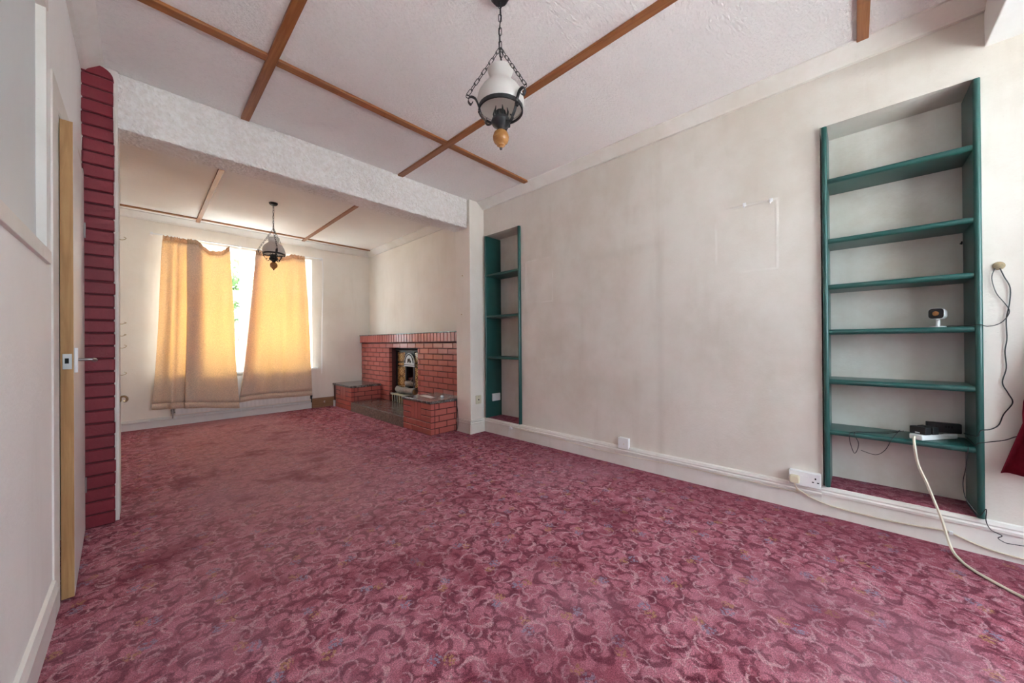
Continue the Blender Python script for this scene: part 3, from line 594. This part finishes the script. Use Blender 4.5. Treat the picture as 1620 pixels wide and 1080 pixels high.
for (x, y0, y1, z, r, tl, lab) in ((XI - .05, 4.78, 5.33, .325, .050, .02, 'lowest ash-grey imitation log along the front of the fire grate'), (XI + .03, 4.84, 5.16, .425, .046, .03, 'short imitation log with pale cut end lying on top')):
    lg = thing('fire_log', (x, (y0 + y1) / 2, z - r), lab, 'log', 'imitation logs in the grate')
    n = 14; pth = [(x + tl * math.sin(q * .5), y0 + (y1 - y0) * q / n, z + .006 * math.sin(q * 1.1)) for q in range(n + 1)]
    MB().tube(pth, [r * (1 + .12 * math.sin(q * 2.1)) for q in range(n + 1)], 12).build('bark', 'log_bark', lg, True)
    for pq, d in ((pth[0], -1), (pth[-1], 1)): MB().lathe([(0.0001, d * .004), (r * .8, d * .002), (r * .8, -d * .004)], 12, pq, 'y').build('cut_end', 'log_end', lg)
for (x, y, z, a, lab) in ((XI + .0, 5.15, .425, 1.1, 'left thin grey imitation twig propped on the fire logs'), (XI + .0, 4.98, .455, 2.0, 'right thin grey imitation twig propped on the fire logs')):
    tw = thing('fire_twig', (x, y, z - .05), lab, 'log', 'imitation twigs in the grate')
    MB().tube([(x - .05 * math.cos(a), y - .06 * math.sin(a), z - .03), (x, y, z + .02), (x + .05, y + .05 * math.sin(a), z + .045)], [.012, .014, .008], 8).build('bark', 'log_bark', tw, True)
pp = MB().grid(lambda u, v: (2.43 + .07 * v + .02 * u, 3.72 + .30 * u, .3915 + .008 * math.sin(u * 3.1) * v), 10, 3).build('paper_strip', 'paper')
tag(pp, 'thin white paper strip lying on the right slate plinth', 'paper')
# ================================================================== PENDANT LAMPS
def link_chain(mb, a, b, link=.040, wd=.0075, r=.0018):
    a, b = Vector(a), Vector(b); L = (b - a).length; n = max(1, round(L / (link * .82))); t = (b - a) / L; u = t.orthogonal().normalized(); w_ = t.cross(u); st = L / n
    for i in range(n):
        c = a + t * (st * (i + .5)); s_ = u if i % 2 else w_; hl = st * .5 + .003
        pts = [c + t * ((hl - wd) * (1 if math.sin(q) >= 0 else -1)) + t * (wd * math.sin(q)) + s_ * (wd * math.cos(q)) for q in [2 * math.pi * (j + .5) / 10 for j in range(10)]]
        mb.tube(pts, r, 5, True)
rgt = Vector((RT.x, RT.y, 0)).normalized(); away = Vector((FW.x, FW.y, 0)).normalized()
def pendant(x, y, dz, label):
    t = thing('pendant_lamp', (x, y, ZC), label, 'lamp', 'hurricane pendant lamps')
    O = Vector((x, y, dz))
    def L(prof): return [(r, z + dz) for r, z in prof]
    MB().lathe([(.0001, ZC), (.046, ZC - .001), (.046, ZC - .010), (.034, ZC - .026), (.012, ZC - .030), (.0001, ZC - .030)], 10, (x, y, 0)).build('ceiling_rose', 'iron', t)
    top = Vector((x, y, 2.488 + dz)); ch = MB(); link_chain(ch, (x, y, ZC - .028), top); ch.build('chain', 'iron', t)
    MB().tube(catmull([(x, y, ZC - .03), (x + .006, y, 2.64), (x - .003, y + .004, 2.55), (x + .004, y, 2.42 + dz), (x, y, 2.36 + dz)], 5), .0026, 6).build('flex', 'black', t)
    prof = [(.100, 2.188), (.110, 2.208), (.113, 2.232), (.106, 2.262), (.090, 2.288), (.068, 2.308), (.053, 2.324), (.0495, 2.338), (.053, 2.356), (.062, 2.380)]
    pin = [(r - .003, z) for r, z in reversed(prof)]
    MB().lathe(L(prof + pin + [prof[0]]), 36, (x, y, 0)).build('shade', 'opal', t, True)
    MB().lathe(L([(.101, 2.180), (.108, 2.180), (.108, 2.198), (.101, 2.198), (.101, 2.180)]), 36, (x, y, 0)).build('gallery_ring', 'iron', t)
    for adeg in (-44, -164, 76):
        d = rgt * math.cos(math.radians(adeg)) + away * math.sin(math.radians(adeg)); pd = Vector((-d.y, d.x, 0))
        def q(r, z): return O + d * r + Vector((0, 0, z))
        # flat wrought strip from the burner up to an outer scroll
        path = catmull([q(.030, 2.130), q(.060, 2.108), q(.078, 2.122), q(.068, 2.138), q(.076, 2.128), q(.094, 2.150), q(.108, 2.190), q(.124, 2.222), q(.148, 2.226), q(.158, 2.206), q(.146, 2.190), q(.136, 2.203)], 5)
        st = MB(); n = len(path); vs = []; hw = .0075
        for i, P_ in enumerate(path):
            tg = (path[min(n - 1, i + 1)] - path[max(0, i - 1)]).normalized(); nn = tg.cross(pd).normalized() * .0013
            vs += [P_ + pd * hw + nn, P_ - pd * hw + nn, P_ - pd * hw - nn, P_ + pd * hw - nn]
        fs = [(i * 4 + j, i * 4 + (j + 1) % 4, i * 4 + 4 + (j + 1) % 4, i * 4 + 4 + j) for i in range(n - 1) for j in range(4)] + [(3, 2, 1, 0), tuple((n - 1) * 4 + j for j in range(4))]
        st.add(vs, fs); arm = st.build('arm', 'iron', t, True)
        c = q(.102, 2.168); rs = MB(); 
        for j in range(6):
            a = j * math.pi / 3; cc = c + d * .004 + pd * (.008 * math.cos(a)) + Vector((0, 0, .008 * math.sin(a)))
            rs.lathe([(.0001, -.003), (.0045, -.001), (.0045, .001), (.0001, .003)], 6, cc)
        rs.build('rosette', 'iron', arm)
        hk = q(.160, 2.226); MB().tube([hk + d * (.008 * math.cos(a)) + Vector((0, 0, .008 * math.sin(a))) for a in [2 * math.pi * j / 10 for j in range(10)]], .0018, 5, True).build('chain_ring', 'iron', t)
        c2 = MB(); link_chain(c2, top, hk + Vector((0, 0, .006))); c2.build('chain', 'iron', t)
    MB().lathe(L([(.0001, 2.090), (.014, 2.090), (.020, 2.104), (.040, 2.116), (.047, 2.132), (.042, 2.146), (.026, 2.150), (.024, 2.182), (.018, 2.184), (.0001, 2.184)]), 18, (x, y, 0)).build('burner', 'iron', t, True)
    cw = MB()
    for j in range(6):
        a = j * math.pi / 3; cx, cy_ = x + .030 * math.cos(a), y + .030 * math.sin(a)
        cw.tube([(cx, cy_, 2.146 + dz), (x + .036 * math.cos(a), y + .036 * math.sin(a), 2.175 + dz), (x + .032 * math.cos(a), y + .032 * math.sin(a), 2.196 + dz)], [.005, .005, .002], 5)
    cw.build('gallery_prong', 'iron', t)
    MB().lathe(L([(.0001, 2.0), (.006, 2.003), (.010, 2.010), (.012, 2.014), (.020, 2.018), (.021, 2.023), (.032, 2.032), (.038, 2.046), (.039, 2.060), (.033, 2.078), (.022, 2.088), (.016, 2.092), (.0001, 2.092)]), 22, (x, y, 0)).build('finial', 'finial', t, True)
    MB().lathe(L([(.0001, 1.996), (.006, 1.999), (.009, 2.010), (.0001, 2.014)]), 10, (x, y, 0)).build('finial_tip', 'iron', t, True)
    return t
pendant(1.204, 1.222, -.008, 'hanging hurricane lamp with opal glass shade over the near carpet')
pendant(1.085, 4.950, -.060, 'smaller-looking hanging hurricane lamp in front of the gold curtains')
# ================================================================== FAR WINDOW: curtains, rod, cord, radiator
rod = thing('curtain_rail', (1.09, 6.42, 2.47), 'slim white curtain rail above the far window', 'curtain rail')
MB().tube([(.085, 6.42, 2.482), (2.10, 6.42, 2.482)], .007, 8).build('rail', 'plastic_white', rod)
for x in (.09, 1.0, 2.095): BX(x - .012, x + .012, 6.414, YF, 2.474, 2.500).build('bracket', 'plastic_white', rod)
def curtain(name, label, ledge, redge, top, bot, section, hem_drop, yc, ypt=.0):
    t = thing(name, ((ledge[0][1] + redge[0][1]) / 2, yc, .2), label, 'curtain', 'gold curtains at the far window')
    sec = catmull([(a, b, 0) for a, b in section], 7); n = len(sec) - 1; nt = 46
    def pt(i, tt):
        xf, yo = sec[i].x, sec[i].y
        x = lerp_tab(ledge, tt) * (1 - xf) + lerp_tab(redge, tt) * xf
        z = lerp_tab(top, xf) * (1 - tt) + lerp_tab(bot, xf) * tt
        sc_ = .45 + .55 * min(1, tt * 3)
        gather = .006 * math.sin(i * 1.9) * max(0, 1 - tt * 16)
        return (x, yc + yo * sc_ + gather + ypt * tt + .007 * math.sin(xf * 23 + tt * 5) * min(1, tt * 2 + .2), z + (.006 * math.sin(i * 1.3 + .5) if tt == 0 else 0))
    t0, t1 = .028, .965
    for nm, a, b, m in (('heading', 0, t0, 'curtain_lining'), ('drape', t0, t1, 'curtain'), ('hem', t1, 1, 'curtain')):
        steps = max(2, int(nt * (b - a)))
        mb = MB(); mb.grid(lambda u, v, a=a, b=b: pt(round(u * n), a + (b - a) * v), n, steps)
        o = mb.build(nm, m, t, True, fix=False)
        md = o.modifiers.new('thickness', 'SOLIDIFY'); md.thickness = .0012
    return t
curtain('curtain', 'left gold curtain, its top sagging off the rail', [(0, .19), (.07, .178), (.3, .16), (.55, .142), (.8, .112), (1, .082)], [(0, .863), (.2, .885), (.4, .905), (.7, .925), (1, .963)],
        [(0, 2.468), (.25, 2.466), (.5, 2.466), (.55, 2.425), (.67, 2.35), (.82, 2.355), (.90, 2.383), (1, 2.455)], [(0, .253), (.23, .238), (.53, .22), (1, .158)],
        [(0, .0), (.08, -.025), (.155, .008), (.205, -.02), (.26, .012), (.40, .030), (.53, .034), (.565, .022), (.50, .006), (.38, -.004), (.345, -.020), (.385, -.042), (.48, -.040), (.60, -.028), (.74, -.044), (.87, -.026), (.95, -.036), (1, -.030)], .05, 6.375, -.02)
curtain('curtain', 'right gold curtain hanging behind the farther pendant lamp', [(0, 1.180), (.25, 1.135), (.46, 1.095), (.75, 1.035), (1, .970)], [(0, 1.822), (.25, 1.848), (.57, 1.882), (1, 1.912)],
        [(0, 2.452), (.3, 2.447), (.5, 2.41), (.63, 2.44), (.72, 2.476), (1, 2.468)], [(0, .236), (.2, .254), (.5, .244), (1, .231)],
        [(.10, .018), (.045, .016), (.0, .004), (-.004, -.018), (.06, -.030), (.18, -.020), (.30, -.040), (.40, -.018), (.52, -.040), (.60, -.020), (.72, -.038), (.84, -.022), (.94, -.032), (1, -.020)], .05, 6.375, -.015)
cd = MB().tube(catmull([(2.100, 6.415, 2.47), (2.112, 6.41, 2.2), (2.100, 6.412, 1.6), (2.090, 6.41, 1.0), (2.084, 6.41, .62), (2.078, 6.41, .578), (2.070, 6.41, .62), (2.078, 6.41, 1.0), (2.088, 6.412, 1.6), (2.098, 6.41, 2.2), (2.096, 6.415, 2.47)], 6), .0028, 6).build('blind_cord', 'plastic_white', None, True)
tag(cd, 'looped white pull cord hanging right of the far window', 'cord')
rad = thing('radiator', (1.1, 6.44, .15), 'long white panel radiator under the far window', 'radiator')
rp = MB()
def rb(u, v):
    x = .30 + 1.60 * u; return (x, 6.415 + .0015 * math.cos(u * 2 * math.pi * 32), .150 + .46 * v)
rp.grid(rb, 192, 1); rp.build('front_panel', 'white', rad, True, fix=False)
MB().box(.30, 1.90, 6.421, 6.440, .150, .610).box(.30, 1.90, 6.458, 6.470, .150, .610).build('rear_panel', 'white', rad)
for x in (.45, 1.75): BX(x - .02, x + .02, 6.47, YF - .002, .25, .55).build('bracket', 'white', rad)
for x, s in ((.275, -1), (1.925, 1)):
    vv = MB(); vv.lathe([(.0001, .165), (.012, .165), (.012, .195), (.017, .197), (.017, .225), (.0001, .227)], 10, (x, 6.43, 0)); vv.tube([(x, 6.43, .18), (x - s * .03, 6.43, .18)], .008, 8); vv.tube([(x, 6.43, .167), (x, 6.43, .105)], .0075, 8)
    vv.build('valve', 'steel' if s < 0 else 'black', rad, True)
pipe = MB(); pipe.tube([(-.32, 6.468, .096), (.275, 6.462, .098), (1.925, 6.462, .100)], .0075, 8)
po = pipe.build('heating_pipe', 'white', None, True); tag(po, 'white painted heating pipe running along the far skirting', 'pipe')
for x in (.06, .31, .62, 1.0, 1.4, 1.75): BX(x - .01, x + .01, 6.45, 6.486, .086, .112).build('pipe_clip', 'plastic_white', po)
# ================================================================== RED CURTAIN IN THE BAY
rc = thing('bay_curtain', (2.80, -.78, .42), 'burgundy bay curtain at the right edge beside the green shelves', 'curtain')
def redc(u, v):
    tt = v; z = 2.38 * (1 - tt) + (.428 + .012 * math.sin(u * 9)) * tt
    yl = lerp_tab([(0, -.76), (.55, -.70), (.78, -.570), (.845, -.548), (.86, -.560), (1, -.490)], tt)
    y = yl * (1 - u) + (-1.30) * u
    fold = .032 * math.sin(u * 2 * math.pi * 7.5 + .6) * (.6 + .4 * tt)
    return (2.800 - .015 * tt + fold, y, z)
MB().grid(redc, 140, 40).build('drape', 'red_fabric', rc, True, fix=False).modifiers.new('t', 'SOLIDIFY').thickness = .002
MB().tube([(2.80, -1.36, 2.395), (2.80, -.70, 2.395)], .012, 8).build('curtain_pole', 'white', rc)
# ================================================================== ELECTRICS
def cable(label, pts, r, mat, name='cable', n=6, cat='cable', group=None):
    o = MB().tube(catmull(pts, n), r, 6).build(name, mat, None, True); return tag(o, label, cat, group)
# white security camera on the shelf
cx, cy, cz = 2.925, -.318, 1.123
sc1 = thing('security_camera', (cx, cy, cz), 'small white security camera with black face on a green shelf', 'camera')
MB().lathe([(.0001, cz + .001), (.030, cz + .001), (.030, cz + .004), (.026, cz + .0065), (.0001, cz + .0065)], 20, (cx, cy, 0)).build('base', 'plastic_white', sc1, True)
MB().tube(catmull([(cx, cy, cz + .006), (cx + .003, cy - .001, cz + .018), (cx + .010, cy - .002, cz + .034), (cx + .006, cy, cz + .044)], 4), .0075, 10).build('stand', 'plastic_white', sc1, True)
fd = Vector((-.92, .38, .05)).normalized(); sd = Vector((fd.y, -fd.x, 0)).normalized(); ud = sd.cross(fd)
if ud.z < 0: ud = -ud
def rr(hw, hh, r, n=6): 
    o_ = []
    for (sx, sy, a0) in ((1, 1, 0), (-1, 1, 90), (-1, -1, 180), (1, -1, 270)):
        for j in range(n + 1):
            a = math.radians(a0 + 90 * j / n); o_.append((sx * (hw - r) + r * math.cos(a), sy * (hh - r) + r * math.sin(a)))
    return o_
def loft(mb, c, secs):
    m = len(secs[0][1]); vs = []; fs = []
    for d, ol in secs: vs += [c + fd * d + sd * a + ud * b for a, b in ol]
    for i in range(len(secs) - 1):
        for j in range(m): fs.append((i * m + j, i * m + (j + 1) % m, (i + 1) * m + (j + 1) % m, (i + 1) * m + j))
    fs.append(tuple(range(m - 1, -1, -1))); fs.append(tuple((len(secs) - 1) * m + j for j in range(m))); return mb.add(vs, fs)
bc = Vector((cx, cy, cz + .071))
loft(MB(), bc, [(-.030, rr(.020, .019, .014)), (-.024, rr(.027, .026, .016)), (.018, rr(.029, .0285, .016)), (.022, rr(.0285, .028, .0155))]).build('body', 'plastic_white', sc1, True)
loft(MB(), bc, [(.0215, rr(.0275, .027, .015)), (.026, rr(.026, .0255, .014))]).build('face', 'gloss_black', sc1, True)
loft(MB(), bc, [(.0255, rr(.013, .013, .0128)), (.0275, rr(.010, .010, .0098))]).build('lens', 'lens', sc1, True)
# extension block and the things plugged into it
e0 = Vector((2.870, -.232)); e1 = Vector((3.052, -.372)); ex = (e1 - e0).normalized(); ey = Vector((-ex.y, ex.x)); ec = (e0 + e1) / 2; zt = .524
xb = thing('extension_block', (ec.x, ec.y, zt), 'white extension socket block lying on the lowest green shelf', 'extension lead')
MB().obox(ec, ex, ey, .118, .028, zt + .0005, zt + .028).build('body', 'plastic_white', xb, bevel=.004)
for q in (-.075, -.015, .045, .09):
    c = ec + ex * q; MB().obox(c, ex, ey, .006, .010, zt + .0275, zt + .0288).build('socket_hole', 'dark', xb)
for q, lab in ((-.080, 'black plug-in adapter at the near end of the white extension block'), (-.030, 'second black plug-in adapter behind the first on the extension block')):
    c = ec + ex * q + ey * .004; ad = thing('power_adapter', (c.x, c.y, zt + .028), lab, 'adapter', 'black adapters in the extension block')
    MB().obox(c, ey, ex, .034, .019, zt + .0288, zt + .068).build('body', 'black', ad, bevel=.003)
    MB().obox(c - ey * .0, ey, ex, .010, .0195, zt + .034, zt + .040).build('rating_label', 'plastic_white', ad)
rx = thing('network_box', (3.035, -.345, zt + .0288), 'long black box behind the adapters, on the extension block end', 'adapter')
MB().obox((3.035, -.345), (.15, -.988), (.988, .15), .062, .016, zt + .0288, zt + .080).build('body', 'black', rx, bevel=.003)
for q in range(3): MB().obox((3.0165, -.352 - q * .010), (.15, -.988), (.988, .15), .003, .0012, zt + .056, zt + .068).build('vent', 'dark', rx)
cable('thick ivory flex hanging from the extension block onto the carpet', [(2.872, -.228, zt + .014), (2.842, -.222, zt + .010), (2.826, -.226, .470), (2.822, -.236, .400), (2.820, -.262, .32), (2.818, -.285, .24), (2.810, -.310, .15), (2.798, -.326, .07), (2.770, -.338, .022), (2.710, -.352, .008), (2.617, -.385, .007), (2.482, -.487, .007), (2.36, -.62, .007), (2.30, -.85, .007)], .0062, 'cable_white', 'extension_flex')
# double socket and its plug
ds = thing('double_socket', (2.85, .228, .155), 'white double wall socket beside the large green shelves', 'socket')
BX(2.836, XW, .154, .304, .162, .246).build('pattress', 'plastic_white', ds, bevel=.003)
BX(2.826, 2.837, .152, .306, .160, .248).build('plate', 'plastic_white', ds, bevel=.003)
for y in (.242, .216): BX(2.8235, 2.8265, y - .006, y + .006, .212, .226).build('switch', 'plastic_white', ds, bevel=.001)
for (y, z, a, b) in ((.178, .218, .0035, .005), (.190, .196, .005, .003), (.166, .196, .005, .003)): BX(2.8254, 2.8264, y - a, y + a, z - b, z + b).build('pin_hole', 'dark', ds)
pg = thing('mains_plug', (2.81, .278, .180), 'cream mains plug in the left half of the double socket', 'plug')
MB().add([Vector((2.826 - d, .277 + a, .198 + b)) for d, hw in ((0, .025), (.018, .025), (.026, .021)) for a, b in rr(hw, hw * .96, .011, 4)], [(i * 20 + j, i * 20 + (j + 1) % 20, i * 20 + 20 + (j + 1) % 20, i * 20 + 20 + j) for i in range(2) for j in range(20)] + [tuple(range(40, 60)), tuple(range(19, -1, -1))]).build('body', 'plastic_cream', pg, True)
cable('beige cable running from the cream plug along the skirting', [(2.812, .277, .174), (2.818, .265, .140), (2.838, .240, .118), (2.838, .200, .096), (2.842, .140, .078), (2.852, .06, .066), (2.852, -.08, .062), (2.852, -.20, .066), (2.852, -.30, .076), (2.852, -.345, .074), (2.852, -.41, .050), (2.852, -.47, .036), (2.852, -.55, .030), (2.852, -.75, .026)], .0042, 'cable_beige', 'skirting_cable')
cl = BX(2.836, 2.846, .258, .274, .118, .130).build('cable_clip', 'plastic_cream', bevel=.001); tag(cl, 'cream cable clip on the skirting below the double socket', 'clip')
cl = BX(2.848, 2.860, -.352, -.338, .066, .082).build('cable_clip', 'plastic_white', bevel=.001); tag(cl, 'white cable clip under the lowest green shelf, on the skirting', 'clip')
ss = thing('junction_box', (2.85, 1.425, .15), 'small blank white junction box on the middle of the right wall', 'socket')
BX(2.838, XW, 1.381, 1.469, .154, .240).build('back_box', 'plastic_white', ss, bevel=.003); BX(2.831, 2.839, 1.379, 1.471, .152, .242).build('plate', 'plastic_white', ss, bevel=.002)
BX(2.8305, 2.8312, 1.415, 1.421, .185, .197).build('indicator', 'plastic_cream', ss)
cable('thin white telephone wire drooping along the right skirting', [(2.846, 2.735, .118), (2.838, 2.66, .122), (2.836, 2.45, .120), (2.838, 2.1, .108), (2.840, 1.8, .094), (2.842, 1.5, .092), (2.842, 1.2, .100), (2.840, .9, .110), (2.838, .6, .113), (2.838, .3, .112), (2.838, .19, .112)], .0026, 'cable_white', 'telephone_wire')
tb = thing('telephone_junction', (2.845, 2.76, .10), 'tiny white telephone junction on the skirting under the narrow shelves', 'socket')
MB().lathe([(.0001, 2.826), (.012, 2.827), (.018, 2.832), (.018, 2.852)], 14, (0, 2.762, .112), 'x').build('cap', 'plastic_white', tb, True)
MB().tube([(2.846, 2.79, .10), (2.846, 2.80, .05), (2.846, 2.80, .002)], .003, 6).build('drop_wire', 'plastic_white', tb)
ps = thing('aerial_socket', (2.76, 3.2, .34), 'yellowed aerial socket plate low on the right pier', 'socket')
BX(2.722, 2.804, 3.213, 3.2225, .338, .438).build('plate', 'plastic_cream', ps, bevel=.003); MB().lathe([(.0001, 3.2095), (.007, 3.2095), (.010, 3.214)], 12, (2.763, 0, .388), 'y').build('coaxial_hole', 'dark', ps)
for z in (.352, .424): MB().lathe([(.0001, 3.2118), (.004, 3.2118), (.004, 3.214)], 8, (2.763, 0, z), 'y').build('screw', 'brass', ps)
ns = thing('shelf_socket', (2.985, 3.14, .355), 'white double socket on the green side of the narrow shelves', 'socket')
BX(2.925, 3.050, 3.140, 3.1585, .357, .446).build('plate', 'plastic_white', ns, bevel=.003)
for x in (2.955, 3.02): BX(x - .006, x + .006, 3.138, 3.141, .415, .430).build('switch', 'plastic_white', ns)
# black wires at the hole right of the shelves
hl = thing('cable_hole', (XW, -.504, 1.41), 'rough filler around the hole where the black wires leave the wall', 'filler')
MB().lathe([(.0001, 2.855), (.010, 2.857), (.018, 2.862), (.020, XW)], 14, (0, -.504, 1.412), 'x').build('filler', 'foam', hl, True)
def rw(u, v, x):   # a point on the plane x seen at (u, v): used to carry measured positions into the room
    d = FW + RT * ((u - 810) / 563.41) + UP * ((540 - v) / 563.41); s = x / d.x; return (x, d.y * s, CAMZ + d.z * s)
cable('thin black wire from the wall hole to the security camera', [rw(1574, 424, 2.858), rw(1569, 440, 2.862), rw(1576, 463, 2.862), rw(1590, 480, 2.860), rw(1597, 492, 2.858), rw(1590, 505, 2.858), rw(1578, 513, 2.856), rw(1562, 516, 2.832), (2.832, -.44, 1.129), (2.850, -.405, 1.1265), (2.89, -.375, 1.1262), (2.915, -.36, 1.128), (2.935, -.345, 1.1265)], .0019, 'black', 'camera_wire')
cable('black wire dropping from the wall hole to the lowest shelf', [rw(1582, 424, 2.858), rw(1589, 438, 2.862), rw(1598, 455, 2.862), rw(1597, 480, 2.862), rw(1592, 505, 2.862), rw(1593, 535, 2.862), rw(1590, 556, 2.862), rw(1592, 582, 2.862), rw(1586, 605, 2.862), rw(1595, 622, 2.862), rw(1602, 637, 2.862), rw(1588, 655, 2.862), rw(1580, 672, 2.862), rw(1567, 679, 2.850), rw(1552, 681, 2.830), (2.832, -.43, .585), (2.93, -.425, .57), (2.99, -.41, .565)], .0024, 'black', 'drop_wire')
cable('black wire stretched from the lowest shelf to the burgundy curtain', [(3.00, -.42, .545), (2.90, -.425, .535), (2.846, -.425, .535), rw(1548, 701, 2.832), rw(1565, 699, 2.845), rw(1590, 696, 2.845), rw(1612, 690, 2.83), (2.81, -.60, .61)], .0021, 'black', 'stretched_wire')
cable('black wire hanging from the lowest shelf down over the skirting', [(2.93, -.405, .528), (2.850, -.402, .5275), (2.838, -.400, .505), (2.845, -.394, .42), (2.855, -.386, .34), (2.850, -.392, .27), (2.842, -.412, .225), (2.828, -.432, .200), rw(1560, 805, 2.826), rw(1560, 824, 2.828), rw(1568, 838, 2.834), rw(1585, 847, 2.838), rw(1579, 851, 2.838), rw(1590, 858, 2.838), rw(1604, 861, 2.838), (2.838, -.62, .105)], .0019, 'black', 'hanging_wire')
cable('tangled thin black wire looping over the front of the lowest shelf', [(2.90, -.19, .558), (2.92, -.12, .5275), (2.885, -.03, .5265), (2.850, .015, .5265), (2.838, .026, .515), rw(1345, 700, 2.832), rw(1351, 716, 2.836), rw(1356, 712, 2.836), rw(1358, 700, 2.832), (2.842, .006, .5265), (2.90, -.04, .5268), (2.95, -.10, .5268), (2.93, -.17, .545)], .0016, 'black', 'tangled_wire')
cable('black wire looping below the lowest shelf front', [(2.90, -.175, .560), (2.855, -.150, .5275), (2.838, -.140, .512), rw(1400, 712, 2.836), rw(1385, 719, 2.838), rw(1362, 712, 2.838)], .0016, 'black', 'looped_wire')
cable('thin black wire hanging at the right end of the brick plinth', [(2.63, 3.478, .392), (2.615, 3.455, .37), (2.612, 3.43, .28), (2.618, 3.425, .18), (2.630, 3.44, .10), (2.634, 3.455, .05), (2.640, 3.465, .008)], .0035, 'black', 'fireplace_wire')
wp = BX(2.40, 2.445, 6.42, 6.45, .02, .07).build('plug_box', 'plastic_white'); 
bpy.data.objects.remove(wp)
pb = thing('plug_block', (2.30, 6.44, .0), 'little white plug block on the carpet by the left plinth', 'plug')
BX(2.262, 2.283, 6.385, 6.43, .045, .105).build('body', 'plastic_white', pb, bevel=.003); BX(2.263, 2.282, 6.387, 6.428, 0, .0455).build('foot', 'plastic_white', pb)
sl = thing('white_cap', (2.57, 3.66, .391), 'small white plastic cap on the right slate plinth', 'cap'); MB().lathe([(.0001, .3915), (.020, .3915), (.022, .405), (.012, .416), (.0001, .418)], 12, (2.57, 3.68, 0)).build('body', 'plastic_white', sl, True)
# hooks
for (y, z, lab) in ((.537, 1.987, 'left of two white picture hooks on the right wall'), (.389, 1.976, 'right of two white picture hooks on the right wall')):
    h = thing('picture_hook', (XW, y, z - .02), lab, 'hook', 'picture hooks on the right wall')
    BX(2.864, XW, y - .010, y + .010, z - .006, z + .018).build('hook_plate', 'plastic_white', h, bevel=.002)
    MB().tube(catmull([(2.864, y, z + .005), (2.852, y, z - .008), (2.846, y, z - .018), (2.838, y, z - .012)], 4), .004, 8).build('hook', 'plastic_white', h, True)
for i, (z, w_) in enumerate(((1.744, 1), (1.20, .6), (1.123, .6), (1.046, 1), (.872, 1))):
    lab = ['topmost', 'second', 'third', 'fourth', 'lowest'][i] + ' small wire hook down the far edge of the brick pier'
    h = MB().tube(catmull([(-.100, 3.40, z), (-.088, 3.40, z - .002 * w_), (-.078 + .004 * w_, 3.40, z + .004), (-.072 + .002 * w_, 3.40, z + .013 * w_), (-.080, 3.40, z + .018 * w_)], 4), .0018, 6).build('cup_hook', 'brass', None, True); tag(h, lab, 'hook', 'cup hooks on the pier edge')
tk = thing('tieback_hook', (-.095, 3.40, .70), 'curled brass tie-back hook below the wire hooks on the pier', 'hook')
MB().lathe([(.018, -.100), (.018, -.096), (.012, -.092), (.0001, -.092)], 12, (0, 3.40, .715), 'x').build('rose', 'brass', tk)
MB().tube(catmull([(-.095, 3.40, .730), (-.082, 3.40, .733), (-.070, 3.40, .724), (-.068, 3.40, .709), (-.076, 3.40, .700), (-.084, 3.40, .704)], 5), .006, 8).build('curl', 'brass', tk, True)
for (y, z, lab) in ((-.418, 1.578, 'dark iron hook at the back right of the second shelf down'),):
    h = MB().tube(catmull([(3.09, y, z), (3.07, y, z), (3.058, y, z - .008), (3.052, y, z + .006)], 4), .003, 6).build('wall_hook', 'iron', None, True); tag(h, lab, 'hook')
for (x, y, z, lab) in ((2.653, 3.36, 1.86, 'upper'), (2.653, 3.38, 1.40, 'lower')):
    h = MB().lathe([(.0001, 2.642), (.007, 2.644), (.007, 2.652)], 8, (0, y, z), 'x').build('wall_screw', 'brass'); tag(h, lab + ' of two screws on the side of the right pier', 'screw', 'screws on the pier')
# ================================================================== OUTSIDE THE WINDOWS
struct(BX(-14, 16, 6.9, 24, -.35, -.25).build('ground_back', 'paving_dark'), 'pale paved yard outside the far window', 'yard')
struct(BX(-14, 16, -18, -2.2, -.35, -.25).build('ground_front', 'paving'), 'unseen paved ground outside the bay window, bouncing sunlight to the ceiling', 'yard')  # unseen paving, added to bounce sunlight up to the near ceiling
gw = BX(-6, 8, 12.0, 12.2, -.25, 1.15).build('garden_wall', 'render_wall', bevel=.01); struct(gw, 'low pale garden wall outside the far window', 'garden wall')
def tree(x, y, h, r, label):
    t = thing('garden_tree', (x, y, -.25), label, 'tree')
    MB().tube([(x, y, -.25), (x + .1, y, h * .4), (x, y + .1, h * .7)], [.16, .12, .07], 8).build('trunk', 'bark', t, True)
    cr = MB(); rnd = random.Random(3)
    for q in range(1400):
        a = rnd.uniform(0, 6.283); b = math.acos(rnd.uniform(-1, 1)); R = r * rnd.uniform(.45, 1) * (1 + .25 * math.sin(3 * a + 2 * b))
        c = Vector((x + R * math.sin(b) * math.cos(a), y + R * math.sin(b) * math.sin(a), h * .72 + R * .9 * math.cos(b)))
        u = Vector((rnd.uniform(-1, 1), rnd.uniform(-1, 1), rnd.uniform(-1, 1))).normalized(); v = u.orthogonal().normalized(); s = rnd.uniform(.10, .2)
        cr.add([c - u * s, c + v * s * .5, c + u * s, c - v * s * .5], [(0, 1, 2, 3)])
    cr.build('crown', 'leaf', t, fix=False)
tree(2.0, 14.5, 3.3, 1.7, 'leafy garden tree seen between the gold curtains')
